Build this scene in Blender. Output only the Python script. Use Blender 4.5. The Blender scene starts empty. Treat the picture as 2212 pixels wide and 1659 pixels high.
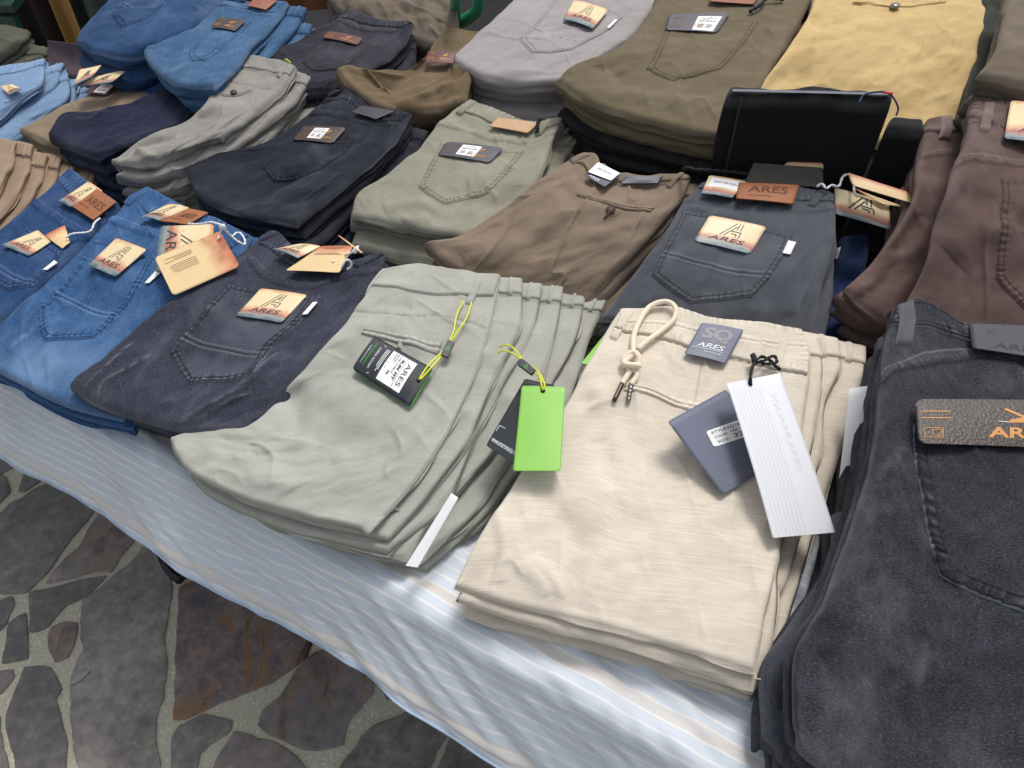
import bpy, math, random
import numpy as np
from mathutils import Vector
rad = math.radians
# ---------------------------------------------------------------- camera, world, sun, exposure
scene = bpy.context.scene
COL = scene.collection
FPX, PITCH, CAMZ, TZ = 1580.0, rad(46), 1.56, 0.75      # focal in px of a 2212 px wide frame
cam_d = bpy.data.cameras.new("camera"); cam = bpy.data.objects.new("camera", cam_d); COL.objects.link(cam)
cam_d.sensor_width = 36; cam_d.lens = FPX / 2212 * 36; cam_d.clip_start = 0.02; cam_d.clip_end = 200
cam.location = (0, 0, CAMZ); cam.rotation_euler = (rad(90) - PITCH, 0, 0)
scene.camera = cam
cam_d.dof.use_dof = True; cam_d.dof.focus_distance = 1.0; cam_d.dof.aperture_fstop = 22.0
scene.render.resolution_x = 1024; scene.render.resolution_y = 768
world = bpy.data.worlds.new("World"); scene.world = world; world.use_nodes = True
wn = world.node_tree; wn.nodes.clear()
wo = wn.nodes.new('ShaderNodeOutputWorld'); wb = wn.nodes.new('ShaderNodeBackground')
sk = wn.nodes.new('ShaderNodeTexSky'); sk.sky_type = 'NISHITA'; sk.sun_disc = False
SUN_EL, SUN_AZ = 66, 28          # high, from beyond the table and a little to the right
sk.sun_elevation = rad(SUN_EL); sk.sun_rotation = rad(SUN_AZ); sk.air_density = 1.0; sk.dust_density = 4.0
hs = wn.nodes.new('ShaderNodeHueSaturation'); hs.inputs['Saturation'].default_value = 0.38
wb.inputs['Strength'].default_value = 0.15
wn.links.new(sk.outputs[0], hs.inputs['Color']); wn.links.new(hs.outputs[0], wb.inputs[0]); wn.links.new(wb.outputs[0], wo.inputs[0])
sd = bpy.data.lights.new("sun", 'SUN'); sd.energy = 1.6; sd.angle = rad(16); sd.color = (1.0, 0.97, 0.93)
so = bpy.data.objects.new("sun", sd); COL.objects.link(so)
so.rotation_euler = (rad(90 - SUN_EL), 0, rad(180 - SUN_AZ)); so.location = (0, 3, 4)
scene.view_settings.view_transform = 'Standard'; scene.view_settings.look = 'None'
scene.view_settings.gamma = 1; scene.view_settings.exposure = 0.05

# ---------------------------------------------------------------- helpers
CP, SP = math.cos(PITCH), math.sin(PITCH)
CAMP = np.array([0, 0, CAMZ]); VR = np.array([1., 0, 0]); VU = np.array([0, SP, CP]); VF = np.array([0, CP, -SP])
def ray(px, py): return VR * ((px - 1106) / FPX) + VU * ((829.5 - py) / FPX) + VF
def at(px, py, z):
    d = ray(px, py); return CAMP + d * ((z - CAMZ) / d[2])
def tb(px, py, zc): return at(px, py, TZ + zc / 100)
def onplane(px, py, c, n):
    d = ray(px, py); return CAMP + d * (np.dot(c - CAMP, n) / np.dot(d, n))
def proj(P):
    v = P - CAMP; cz = v @ VF
    return 1106 + FPX * (v @ VR) / cz, 829.5 - FPX * (v @ VU) / cz
def lin(h, k=1.0):
    h = h.lstrip('#'); o = []
    for i in (0, 2, 4):
        c = int(h[i:i+2], 16) / 255; o.append(k * (c / 12.92 if c < .04045 else ((c + .055) / 1.055) ** 2.4))
    return (*o, 1)
_rs = np.random.RandomState(7); _NT = _rs.rand(256, 256) * 2 - 1
def noise(x, y, seed=0):
    x = np.asarray(x, float) + seed * 17.37; y = np.asarray(y, float) + seed * 31.71
    xi = np.floor(x).astype(int); yi = np.floor(y).astype(int); fx = x - xi; fy = y - yi
    fx = fx * fx * fx * (fx * (fx * 6 - 15) + 10); fy = fy * fy * fy * (fy * (fy * 6 - 15) + 10)
    g = lambda a, b: _NT[a & 255, b & 255]
    return (g(xi, yi) * (1 - fx) + g(xi + 1, yi) * fx) * (1 - fy) + (g(xi, yi + 1) * (1 - fx) + g(xi + 1, yi + 1) * fx) * fy
def fbm(x, y, seed=0, o=3):
    s = 0; a = 1
    for k in range(o): s = s + a * noise(x * 2 ** k, y * 2 ** k, seed + k * 3.3); a *= .5
    return s
def curve(pts, n, smooth=True):
    P = np.array(pts, float)
    if smooth and len(P) > 2:
        Q = np.vstack([2 * P[0] - P[1], P, 2 * P[-1] - P[-2]]); out = []
        for i in range(1, len(Q) - 2):
            t = np.linspace(0, 1, 24, endpoint=False)[:, None]; a, b, c, d = Q[i-1], Q[i], Q[i+1], Q[i+2]
            out.append(.5 * ((2*b) + (c-a)*t + (2*a-5*b+4*c-d)*t**2 + (3*b-a-3*c+d)*t**3))
        P = np.vstack(out + [P[-1:]])
    L = np.r_[0, np.cumsum(np.linalg.norm(np.diff(P, axis=0), axis=1))]
    s = np.linspace(0, L[-1], n + 1)
    return np.stack([np.interp(s, L, P[:, k]) for k in range(P.shape[1])], 1)
def seg_dist(X, Y, poly):
    """distance, arc position and signed side of points X,Y to a polyline"""
    best = np.full(X.shape, 1e9); al = np.zeros(X.shape); sg = np.zeros(X.shape); acc = 0
    for (ax, ay), (bx, by) in zip(poly[:-1], poly[1:]):
        dx, dy = bx - ax, by - ay; L = math.hypot(dx, dy) + 1e-12
        t = np.clip(((X - ax) * dx + (Y - ay) * dy) / L ** 2, 0, 1)
        d = np.hypot(X - ax - t * dx, Y - ay - t * dy); m = d < best
        best = np.where(m, d, best); al = np.where(m, acc + t * L, al)
        sg = np.where(m, np.sign((X - ax) * dy - (Y - ay) * dx), sg); acc += L
    return best, al, sg
def new_mesh(name, V, Fc, mat=None, parent=None, uv=None, attrs=None, smooth=True, origin=None):
    V = np.asarray(V, float)
    if origin is None: origin = np.array([V[:, 0].mean(), V[:, 1].mean(), V[:, 2].min()])
    par_o = np.array(parent['_o'][:]) if parent else np.zeros(3)
    me = bpy.data.meshes.new(name); Fc = [tuple(f) for f in Fc] if not isinstance(Fc, np.ndarray) else Fc
    me.from_pydata((V - origin).tolist(), [], Fc.tolist() if isinstance(Fc, np.ndarray) else Fc)
    if uv is not None:
        ul = me.uv_layers.new(name="UVMap"); li = np.empty(len(me.loops), np.int32); me.loops.foreach_get('vertex_index', li)
        ul.data.foreach_set('uv', np.asarray(uv, np.float32)[li].ravel())
    for k, a in (attrs or {}).items():
        at_ = me.attributes.new(k, 'FLOAT', 'POINT'); at_.data.foreach_set('value', np.asarray(a, np.float32).ravel())
    if smooth: me.polygons.foreach_set('use_smooth', [True] * len(me.polygons))
    me.update()
    ob = bpy.data.objects.new(name, me); COL.objects.link(ob)
    if mat: me.materials.append(mat)
    if parent:
        ob.parent = parent; ob.location = origin - par_o; ob['_o'] = [float(v) for v in origin]
    else:
        ob.location = origin; ob['_o'] = [float(v) for v in origin]
    return ob
def tag(o, label=None, cat=None, group=None, kind=None):
    if label: o['label'] = label
    if cat: o['category'] = cat
    if group: o['group'] = group
    if kind: o['kind'] = kind
    return o
def grid_faces(m, n, off=0):
    i, j = np.meshgrid(np.arange(m), np.arange(n), indexing='ij'); a = (i * (n + 1) + j + off).ravel()
    return np.stack([a, a + n + 1, a + n + 2, a + 1], 1)
def empty(name, loc):
    o = bpy.data.objects.new(name, None); COL.objects.link(o); o.location = loc; o.empty_display_size = .05
    o['_o'] = [float(v) for v in loc]; return o

# ---------------------------------------------------------------- materials
def nodes(name):
    m = bpy.data.materials.new(name); m.use_nodes = True; nt = m.node_tree
    return m, nt, nt.nodes['Principled BSDF']
def N(nt, t, **kw):
    n = nt.nodes.new(t)
    for k, v in kw.items():
        if k.startswith('i_'):
            n.inputs[k[2:].replace('_', ' ')].default_value = v
        else: setattr(n, k, v)
    return n
def mix(nt, a, b, f, mode='MIX'):
    n = nt.nodes.new('ShaderNodeMix'); n.data_type = 'RGBA'; n.blend_type = mode
    for s, v in ((0, f), (6, a), (7, b)):
        if hasattr(v, 'links'): nt.links.new(v, n.inputs[s])
        else: n.inputs[s].default_value = v
    return n.outputs[2]
def math_n(nt, op, a, b=None, c=None, clamp=False):
    n = nt.nodes.new('ShaderNodeMath'); n.operation = op; n.use_clamp = clamp
    for s, v in enumerate((a, b, c)):
        if v is None: continue
        if hasattr(v, 'links'): nt.links.new(v, n.inputs[s])
        else: n.inputs[s].default_value = v
    return n.outputs[0]
def noise_n(nt, vec, scale, detail=2, rough=.5, sx=1, sy=1):
    if sx != 1 or sy != 1:
        mp = nt.nodes.new('ShaderNodeMapping'); mp.inputs['Scale'].default_value = (sx, sy, 1); nt.links.new(vec, mp.inputs[0]); vec = mp.outputs[0]
    n = nt.nodes.new('ShaderNodeTexNoise'); n.inputs['Scale'].default_value = scale; n.inputs['Detail'].default_value = detail; n.inputs['Roughness'].default_value = rough
    nt.links.new(vec, n.inputs['Vector']); return n.outputs['Fac']
def ramp(nt, fac, stops):
    r = nt.nodes.new('ShaderNodeValToRGB'); e = r.color_ramp.elements
    while len(e) < len(stops): e.new(.5)
    for k, (p, c) in enumerate(stops): e[k].position = p; e[k].color = c
    if hasattr(fac, 'links'): nt.links.new(fac, r.inputs[0])
    return r.outputs[0]
def dim(c, k): return (c[0] * k, c[1] * k, c[2] * k, 1)
def tint(c, d, k): return tuple(c[i] * (1 - k) + d[i] * k for i in range(3)) + (1,)
def fabric(name, hexc, kind='twill', wash=None, stitch=None, k=1.0, mott=.16):
    m, nt, b = nodes(name); base = lin(hexc, k)
    tc = nt.nodes.new('ShaderNodeTexCoord'); uv = tc.outputs['UV']
    wear = N(nt, 'ShaderNodeAttribute', attribute_name='wear').outputs['Fac']
    st = N(nt, 'ShaderNodeAttribute', attribute_name='stitch').outputs['Fac']
    washc = lin(wash, k) if wash else dim(base, 1.5)
    big = noise_n(nt, uv, 9, 3, .6); mid = noise_n(nt, uv, 60, 3, .6); strk = noise_n(nt, uv, 40, 3, .7, .35, 10)
    c = mix(nt, dim(base, 1 - mott), dim(base, 1 + mott), big)
    if kind == 'denim':
        big = noise_n(nt, uv, 5, 2, .5); g = noise_n(nt, uv, 520, 3, .8, .55, 1.3); slub = noise_n(nt, uv, 60, 2, .6, 1.0, 14)
        c = mix(nt, dim(base, .72), tint(base, washc, .30), ramp(nt, big, [(.1, (0, 0, 0, 1)), (.9, (1, 1, 1, 1))]))
        c = mix(nt, c, dim(base, .45), math_n(nt, 'MULTIPLY', ramp(nt, g, [(.50, (0, 0, 0, 1)), (.66, (1, 1, 1, 1))]), .9))
        c = mix(nt, c, washc, math_n(nt, 'MULTIPLY', ramp(nt, g, [(.30, (1, 1, 1, 1)), (.48, (0, 0, 0, 1))]), .62))
        c = mix(nt, c, washc, math_n(nt, 'MULTIPLY', ramp(nt, mid, [(.45, (0, 0, 0, 1)), (.8, (1, 1, 1, 1))]), .18))
        c = mix(nt, c, dim(base, .6), math_n(nt, 'MULTIPLY', ramp(nt, slub, [(.5, (0, 0, 0, 1)), (.75, (1, 1, 1, 1))]), .35))
        hgt, bs, bd = g, .9, .0008
    elif kind == 'slub':
        s1 = noise_n(nt, uv, 26, 2, .6, .4, 40); s2 = noise_n(nt, uv, 30, 2, .6, 1.0, 9); g = noise_n(nt, uv, 500, 2, .6)
        c = mix(nt, c, dim(base, 1.2), math_n(nt, 'MULTIPLY', ramp(nt, s1, [(.60, (0, 0, 0, 1)), (.64, (1, 1, 1, 1))]), .75))
        c = mix(nt, c, dim(base, .70), math_n(nt, 'MULTIPLY', ramp(nt, s1, [(.34, (1, 1, 1, 1)), (.38, (0, 0, 0, 1))]), .6))
        c = mix(nt, c, dim(base, .86), math_n(nt, 'MULTIPLY', ramp(nt, s2, [(.4, (1, 1, 1, 1)), (.6, (0, 0, 0, 1))]), .6))
        c = mix(nt, c, dim(base, .80), math_n(nt, 'MULTIPLY', ramp(nt, g, [(.5, (0, 0, 0, 1)), (.75, (1, 1, 1, 1))]), .6))
        hgt, bs, bd = s1, .6, .0006
    else:
        w = nt.nodes.new('ShaderNodeTexWave'); w.wave_type = 'BANDS'; w.bands_direction = 'DIAGONAL'; w.inputs['Scale'].default_value = 260; w.inputs['Distortion'].default_value = 1.0
        nt.links.new(uv, w.inputs[0]); g = noise_n(nt, uv, 520, 2, .6)
        c = mix(nt, c, dim(base, 1.12), math_n(nt, 'MULTIPLY', w.outputs['Fac'], .35))
        c = mix(nt, c, dim(base, .84), math_n(nt, 'MULTIPLY', ramp(nt, g, [(.5, (0, 0, 0, 1)), (.75, (1, 1, 1, 1))]), .6))
        c = mix(nt, c, dim(base, .86), math_n(nt, 'MULTIPLY', ramp(nt, mid, [(.5, (0, 0, 0, 1)), (.75, (1, 1, 1, 1))]), .5))
        c = mix(nt, c, dim(base, .80), math_n(nt, 'MULTIPLY', ramp(nt, strk, [(.5, (0, 0, 0, 1)), (.7, (1, 1, 1, 1))]), .45)); c = mix(nt, c, dim(base, 1.18), math_n(nt, 'MULTIPLY', ramp(nt, strk, [(.3, (1, 1, 1, 1)), (.45, (0, 0, 0, 1))]), .45))
        hgt, bs, bd = g, .7, .0006
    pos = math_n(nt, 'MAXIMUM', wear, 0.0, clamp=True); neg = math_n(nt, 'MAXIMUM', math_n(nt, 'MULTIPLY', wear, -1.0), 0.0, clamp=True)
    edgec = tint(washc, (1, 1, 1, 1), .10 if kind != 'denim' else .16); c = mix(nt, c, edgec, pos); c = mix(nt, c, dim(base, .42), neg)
    sc = lin(stitch) if stitch else dim(base, .45)
    c = mix(nt, c, sc, st)
    nt.links.new(c, b.inputs['Base Color'])
    b.inputs['Roughness'].default_value = .88; b.inputs['Specular IOR Level'].default_value = .25
    b.inputs['Sheen Weight'].default_value = .03; b.inputs['Sheen Roughness'].default_value = .5
    bp = nt.nodes.new('ShaderNodeBump'); bp.inputs['Strength'].default_value = bs; bp.inputs['Distance'].default_value = bd
    nt.links.new(hgt, bp.inputs['Height']); nt.links.new(bp.outputs[0], b.inputs['Normal'])
    return m
def plain(name, hexc, rough=.5, k=1, metal=0, var=0.0, scale=60):
    m, nt, b = nodes(name); base = lin(hexc, k)
    b.inputs['Roughness'].default_value = rough; b.inputs['Metallic'].default_value = metal
    tc = nt.nodes.new('ShaderNodeTexCoord'); f = noise_n(nt, tc.outputs['Object'], scale, 4, .6)
    c = mix(nt, dim(base, 1 - var - .03), dim(base, 1 + var + .03), f); nt.links.new(c, b.inputs['Base Color'])
    return m
def leather(name, hexc, k=1, rough=.5):
    m, nt, b = nodes(name); base = lin(hexc, k); tc = nt.nodes.new('ShaderNodeTexCoord')
    f = noise_n(nt, tc.outputs['Object'], 900, 3, .7); g = noise_n(nt, tc.outputs['Object'], 120, 3, .6)
    c = mix(nt, dim(base, .75), dim(base, 1.2), g); nt.links.new(c, b.inputs['Base Color']); b.inputs['Roughness'].default_value = rough
    bp = nt.nodes.new('ShaderNodeBump'); bp.inputs['Strength'].default_value = .4; bp.inputs['Distance'].default_value = .0005
    nt.links.new(f, bp.inputs['Height']); nt.links.new(bp.outputs[0], b.inputs['Normal']); return m
def sunset_card(name='printed_card_paper', cream='#e2cfa4', flip=False, plainback=False):
    """cream card, orange burnt towards one end and grey blue at its very edge (v of the card's own UV)"""
    m, nt, b = nodes(name); tc = nt.nodes.new('ShaderNodeTexCoord'); uv = tc.outputs['UV']
    sep = nt.nodes.new('ShaderNodeSeparateXYZ'); nt.links.new(uv, sep.inputs[0])
    oi = nt.nodes.new('ShaderNodeObjectInfo'); va = nt.nodes.new('ShaderNodeVectorMath'); va.operation = 'ADD'; nt.links.new(uv, va.inputs[0]); rr = math_n(nt, 'MULTIPLY', oi.outputs['Random'], 60.0); cb = nt.nodes.new('ShaderNodeCombineXYZ'); nt.links.new(rr, cb.inputs[0]); nt.links.new(rr, cb.inputs[2]); nt.links.new(cb.outputs[0], va.inputs[1]); uv = va.outputs[0]
    n1 = noise_n(nt, uv, 3.2, 5, .65); n2 = noise_n(nt, uv, 9, 5, .7); n3 = noise_n(nt, uv, 5, 5, .6, 2, 1)
    v = math_n(nt, 'ADD', sep.outputs['Y'], math_n(nt, 'MULTIPLY', math_n(nt, 'SUBTRACT', n1, .5), .36))
    cr = lin(cream)
    if plainback:
        c = ramp(nt, v, [(0, cr), (.62, cr), (.82, lin('#d59a72')), (1, lin('#b8664a'))])
    else:
        c = ramp(nt, v, [(0.0, lin('#48606c')), (.12, lin('#8d9590')), (.20, lin('#a8685a')), (.30, lin('#cf9a7c')), (.42, cr), (.9, cr), (1, lin('#cf9a6a'))])
    c = mix(nt, c, lin('#8c6a48'), math_n(nt, 'MULTIPLY', ramp(nt, n2, [(.60, (0, 0, 0, 1)), (.72, (1, 1, 1, 1))]), .4))
    c = mix(nt, c, lin('#d8875c'), math_n(nt, 'MULTIPLY', ramp(nt, n3, [(.62, (0, 0, 0, 1)), (.8, (1, 1, 1, 1))]), .35))
    nt.links.new(c, b.inputs['Base Color']); b.inputs['Roughness'].default_value = .38; b.inputs['Specular IOR Level'].default_value = .4
    return m
M = {}
M['card'] = sunset_card(); M['card_back'] = sunset_card('printed_card_back', '#dfc392', plainback=True)
M['ink'] = plain('dark_ink', '#3c3733', .6); M['ink_soft'] = plain('faded_ink', '#8a6a50', .6)
M['white_card'] = plain('white_card', '#eeeeee', .6); M['label_white'] = plain('white_sticker', '#efefee', .5)
M['gold'] = plain('gold_ink', '#c98d45', .4); M['gold_dark'] = plain('dull_gold_ink', '#8f6440', .5)
M['brown_card'] = leather('dark_brown_card', '#3d2a22', 1, .42); M['grey_card'] = leather('slate_card', '#45434c', 1, .45)
M['maroon_card'] = leather('maroon_card', '#5a2a22', 1, .42)
M['leather'] = leather('tan_leather', '#9c5f38', 1, .55); M['leather_red'] = leather('red_brown_leather', '#8f4f34', 1, .5)
M['leather_tan'] = leather('pale_tan_leather', '#c09a74', 1, .6); M['leather_black'] = leather('black_leather', '#33343a', 1, .5)
M['white_string'] = plain('white_string', '#e6e8ea', .8); M['yellow_string'] = plain('neon_yellow_string', '#dfe62a', .5)
M['black_string'] = plain('black_string', '#15161c', .8); M['cream_cord'] = plain('cream_cord', '#eadcc4', .9)
M['black_tag'] = plain('black_tag_card', '#1d2329', .4); M['green_tag'] = plain('lime_green_tag', '#88c44e', .45)
M['slate_tag'] = plain('slate_blue_tag', '#686c7e', .5); M['navy_tag'] = plain('navy_tag', '#27304a', .45)
M['grey_print'] = plain('grey_print', '#85858a', .5); M['white_ink'] = plain('white_ink', '#e9ebee', .6); M['green_ink'] = plain('green_ink', '#4fae3a', .5)
M['metal'] = plain('dull_metal', '#5c4f48', .35, metal=.8); M['metal_bright'] = plain('bright_metal', '#9a938c', .25, metal=.9)
M['button'] = plain('brown_button', '#4a3830', .35); M['seam_dark'] = plain('seam_thread_dark', '#22242c', .9)
# ---------------------------------------------------------------- folded garments
def to3(pts): return [tb(*p) for p in pts]
class Garment:
    """one folded pair of trousers: a pillowy sheet on top, rolled folds round its four sides, closed beneath"""
    def __init__(s, T, R, B, L, layers=5, k=0, fan=((0, 0), (0, 0)), n=60, m=60, rolls=(1, 2, 1, 1), seed=0, round_=.045,
                 amp=.0035, wl=.09, rj=.004, lt=None, feats=(), thick=None, base=0.0, taper=1.0, swell=.0, foldwear=1.0, jit=.008, zdrop=None):
        rs = np.random.RandomState(seed * 131 + k * 17 + 5)
        T3, B3 = np.array(to3(T)), np.array(to3(B)); R3, L3 = np.array(to3(R)), np.array(to3(L))
        if k:                                           # a lower one of the stack: slid out sideways and pressed flatter
            zb = TZ + base; LT = lt or layers
            (fx, fy), (gx, gy) = fan; ex, ey, hx, hy = rs.randn(4) * jit
            def mv(P, w):
                P = P.copy(); w = np.asarray(w)[:, None]; f = np.maximum(1 - k / (LT * (1 - w[:, 0]) + layers * w[:, 0]), .04)
                P[:, :2] += (1 - w) * np.array([[fx * k / 100 + ex, fy * k / 100 + ey]]) + w * np.array([[gx * k / 100 + hx, gy * k / 100 + hy]])
                P[:, 2] = (zb + (P[:, 2] - zb) * f) if thick is None else P[:, 2] - k * thick
                return P
            T3 = mv(T3, np.zeros(len(T3))); B3 = mv(B3, np.ones(len(B3)))
            R3[:, :2] += rs.randn(len(R3), 2) * rj; R3 = mv(R3, (np.arange(len(R3)) + 1) / (len(R3) + 1)); L3 = mv(L3, (np.arange(len(L3)) + 1) / (len(L3) + 1))
        cT, cB = curve(T3, 200), curve(B3, 200)
        cL, cR = curve(np.vstack([T3[:1], L3, B3[:1]]), 200), curve(np.vstack([T3[-1:], R3, B3[-1:]]), 200)
        # edge-clustered parameters, corners pulled in a little
        def par(n):
            u = np.linspace(0, 1, n + 1); return u + .035 * np.sin(2 * np.pi * u) * -1 * .9 if n > 20 else u
        u, v = np.meshgrid(par(n), par(m)); x, y = 2 * u - 1, 2 * v - 1
        xx, yy = x * np.sqrt(1 - y * y / 2), y * np.sqrt(1 - x * x / 2)
        x, y = x * (1 - round_) + xx * round_, y * (1 - round_) + yy * round_
        # stretch so the mid-edges still reach the outline
        u, v = (x + 1) / 2, (y + 1) / 2
        ip = lambda c, t: np.stack([np.interp(t, np.linspace(0, 1, 201), c[:, q]) for q in range(3)], -1)
        U, V = u[..., None], v[..., None]
        P = (1 - V) * ip(cT, u) + V * ip(cB, u) + (1 - U) * ip(cL, v) + U * ip(cR, v) \
            - ((1 - U) * (1 - V) * cT[0] + U * (1 - V) * cT[-1] + (1 - U) * V * cB[0] + U * V * cB[-1])
        s.n, s.m = n, m
        du = np.linalg.norm(np.diff(P, axis=1), axis=2); dv = np.linalg.norm(np.diff(P, axis=0), axis=2)
        S = np.c_[np.zeros(m + 1), np.cumsum(du, 1)]; S -= S[:, -1:] * .5
        Q = np.vstack([np.zeros((1, n + 1)), np.cumsum(dv, 0)])
        s.S, s.Q, s.P = S, Q, P
        dl = S - S[:, :1]; dr = S[:, -1:] - S; dt = Q; db = Q[-1:] - Q
        zb = TZ + base
        t = ((P[..., 2] - zb) / np.maximum((lt or layers) * (1 - v) + layers * v - k, .8)) if thick is None else np.full(P.shape[:2], thick)
        t = np.clip(t, .008, .06 if thick is None else 1); s.t = t
        r = np.minimum(.010, t * .45)
        Nn = s.normals(P)
        h = amp * fbm(S / wl, Q / wl, seed + k * 7, 3) + amp * .25 * fbm(S / .02, Q / .028, seed + 3, 2)
        wear = .07 * fbm(S / .05, Q / .07, seed + 9, 2) + .05 * fbm(S / .012, Q / .02, seed + 11, 2); stitch = np.zeros_like(S)
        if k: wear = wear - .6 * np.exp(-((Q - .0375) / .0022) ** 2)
        edge = np.minimum(np.minimum(dl, dr), np.minimum(dt, db)); s.edge = edge
        th_ = rs.rand() * 1.2 + .3; ca, sa = math.cos(th_), math.sin(th_); X1, Y1 = S * ca + Q * sa, Q * ca - S * sa
        rg = np.clip(1 - np.abs(fbm(X1 / .16, Y1 / .045, seed + 31, 2)) * 2.6, 0, 1) ** 2 * np.clip(.5 + 1.3 * noise(S / .07, Q / .07, seed + 33), 0, 1)
        h = h + amp * .85 * rg; wear = wear + .06 * rg * foldwear
        h = h * np.clip(edge / .03, .35, 1) + swell * np.clip(edge / .10, 0, 1) ** .6
        s.h0 = 0
        for ft in feats:
            kind, pts = ft[0], ft[1]; o = ft[2] if len(ft) > 2 else {}
            q = [s.uvm(*s.locate(px, py, P)) for px, py in pts]
            if o.get('smooth', 1) and len(q) > 2: q = [tuple(a) for a in curve(np.array(q), 24)]
            d, al, sg = seg_dist(S, Q, q); L = sum(math.hypot(q[i+1][0]-q[i][0], q[i+1][1]-q[i][1]) for i in range(len(q)-1))
            endf = np.clip(np.minimum(al, L - al) / (.15 * L + 1e-6), 0, 1) ** .5
            if kind == 'crease':
                w = o.get('w', .012); a = o.get('a', .004); g = np.exp(-(d / w) ** 2) * (endf if o.get('fade', 1) else 1)
                h += a * g; wear += .5 * o.get('wear', .0) * np.exp(-(d / (w * .35)) ** 2) * endf * (.6 + .8 * noise(S / .006, Q / .006, seed + 40))
            elif kind == 'soft':                                  # one-sided slope: a fold that falls away on one side
                w = o.get('w', .02); a = o.get('a', .006); e = np.where(sg > 0, 1 / (1 + (d / w) ** 2), np.exp(-(d / (w * .35)) ** 2)); h += a * e * endf
            elif kind == 'seam':
                w = o.get('w', .006); a = o.get('a', .0014); pk = o.get('pk', .0010); lam = o.get('lam', .0085)
                band = 1 / (1 + np.exp((d - w) / .0007)); h += a * band
                ph = al / lam + 1.6 * noise(al / .03, 0 * al, seed); puck = np.sin(2 * np.pi * ph) * (.6 + .4 * noise(al / .012, d * 50, seed + 2))
                h += pk * puck * np.exp(-(d / (w * 1.5)) ** 2)
                wear += o.get('wear', .35) * (.35 * band * (.4 + .6 * puck) + .6 * np.exp(-((d - w) / .0012) ** 2) * (sg > 0)) - o.get('dark', .5) * np.exp(-((d - w - .0018) / .0012) ** 2) * (sg < 0)
                dash = np.clip(np.sin(2 * np.pi * al / .0042) + 1.0, 0, 1)
                for off in ((w * .62, -w * .62) if o.get('double', 1) else (0,)):
                    stitch = np.maximum(stitch, o.get('st', .75) * dash * np.exp(-((d * sg - off) / .0008) ** 2))
            elif kind == 'line':                                  # a fine joint: groove with a shadow lip
                w = o.get('w', .0014); a = o.get('a', .0016); h -= a * np.exp(-(d / w) ** 2); wear -= .45 * np.exp(-(d / w) ** 2)
                h += o.get('step', .0) * (sg > 0) * np.exp(-(d / .02) ** 2)
                pk = o.get('pk', .0); h += pk * np.sin(2 * np.pi * al / .011 + 2 * noise(al / .02, al * 0, seed)) * np.exp(-(d / .010) ** 2)
            elif kind == 'stain':
                wear += o.get('wear', .3) * np.exp(-(d / o.get('w', .02)) ** 2)
        # edge rounding
        rr = lambda d: r - np.sqrt(np.maximum(r * r - np.clip(r - d, 0, r) ** 2, 0))
        drop = np.maximum(np.maximum(rr(dl), rr(dr)), np.maximum(rr(dt * 1.8), rr(db)))
        wave = .004 * fbm(S / .05, Q / .05, seed + 21, 2) * np.exp(-edge / .03)
        G = P + Nn * (h + wave)[..., None]; G[..., 2] -= drop
        s.G = G; s.wear = np.clip(wear, -1, 1); s.stitch = stitch; s.h = h; s.NG = s.normals(G); s.rolls = rolls; s.seed = seed + k * 3; s.r = r
        s.pxg = proj(G.reshape(-1, 3)); s.pxg = (s.pxg[0].reshape(S.shape), s.pxg[1].reshape(S.shape))
    def normals(s, P):
        a = np.gradient(P, axis=1); b = np.gradient(P, axis=0); n = np.cross(b, a); n /= np.linalg.norm(n, axis=2, keepdims=True) + 1e-12
        return n * np.sign(n[..., 2:3] + 1e-9)
    def locate(s, px, py, P=None):
        """fractional grid position (col, row) of the surface point seen at px,py"""
        if P is None: X, Y = s.pxg
        else:
            if not hasattr(s, '_pp') : a = proj(P.reshape(-1, 3)); s._pp = (a[0].reshape(P.shape[:2]), a[1].reshape(P.shape[:2]))
            X, Y = s._pp
        d = (X - px) ** 2 + (Y - py) ** 2; i, j = np.unravel_index(np.argmin(d), d.shape)
        i0, i1 = max(i - 1, 0), min(i + 1, s.m); j0, j1 = max(j - 1, 0), min(j + 1, s.n)
        ax, ay = (X[i, j1] - X[i, j0]) / (j1 - j0), (Y[i, j1] - Y[i, j0]) / (j1 - j0)
        bx, by = (X[i1, j] - X[i0, j]) / (i1 - i0), (Y[i1, j] - Y[i0, j]) / (i1 - i0)
        det = ax * by - ay * bx
        if abs(det) < 1e-6: return float(j), float(i)
        ex, ey = px - X[i, j], py - Y[i, j]; du, dv = (ex * by - ey * bx) / det, (ax * ey - ay * ex) / det
        return float(np.clip(j + np.clip(du, -1.5, 1.5), 0, s.n)), float(np.clip(i + np.clip(dv, -1.5, 1.5), 0, s.m))
    def bil(s, A, gu, gv):
        gu = np.clip(gu, 0, s.n - 1e-6); gv = np.clip(gv, 0, s.m - 1e-6); j = np.floor(gu).astype(int); i = np.floor(gv).astype(int); a = gu - j; b = gv - i
        if A.ndim == 3: a = a[..., None]; b = b[..., None]
        return (A[i, j] * (1 - a) + A[i, j + 1] * a) * (1 - b) + (A[i + 1, j] * (1 - a) + A[i + 1, j + 1] * a) * b
    def uvm(s, gu, gv): return float(s.bil(s.S, np.array(gu), np.array(gv))), float(s.bil(s.Q, np.array(gu), np.array(gv)))
    def surf(s, px, py, lift=0.):
        g = s.locate(px, py); p = s.bil(s.G, np.array(g[0]), np.array(g[1])); n = s.bil(s.NG, np.array(g[0]), np.array(g[1])); n = n / np.linalg.norm(n)
        return p + n * lift, n
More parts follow.
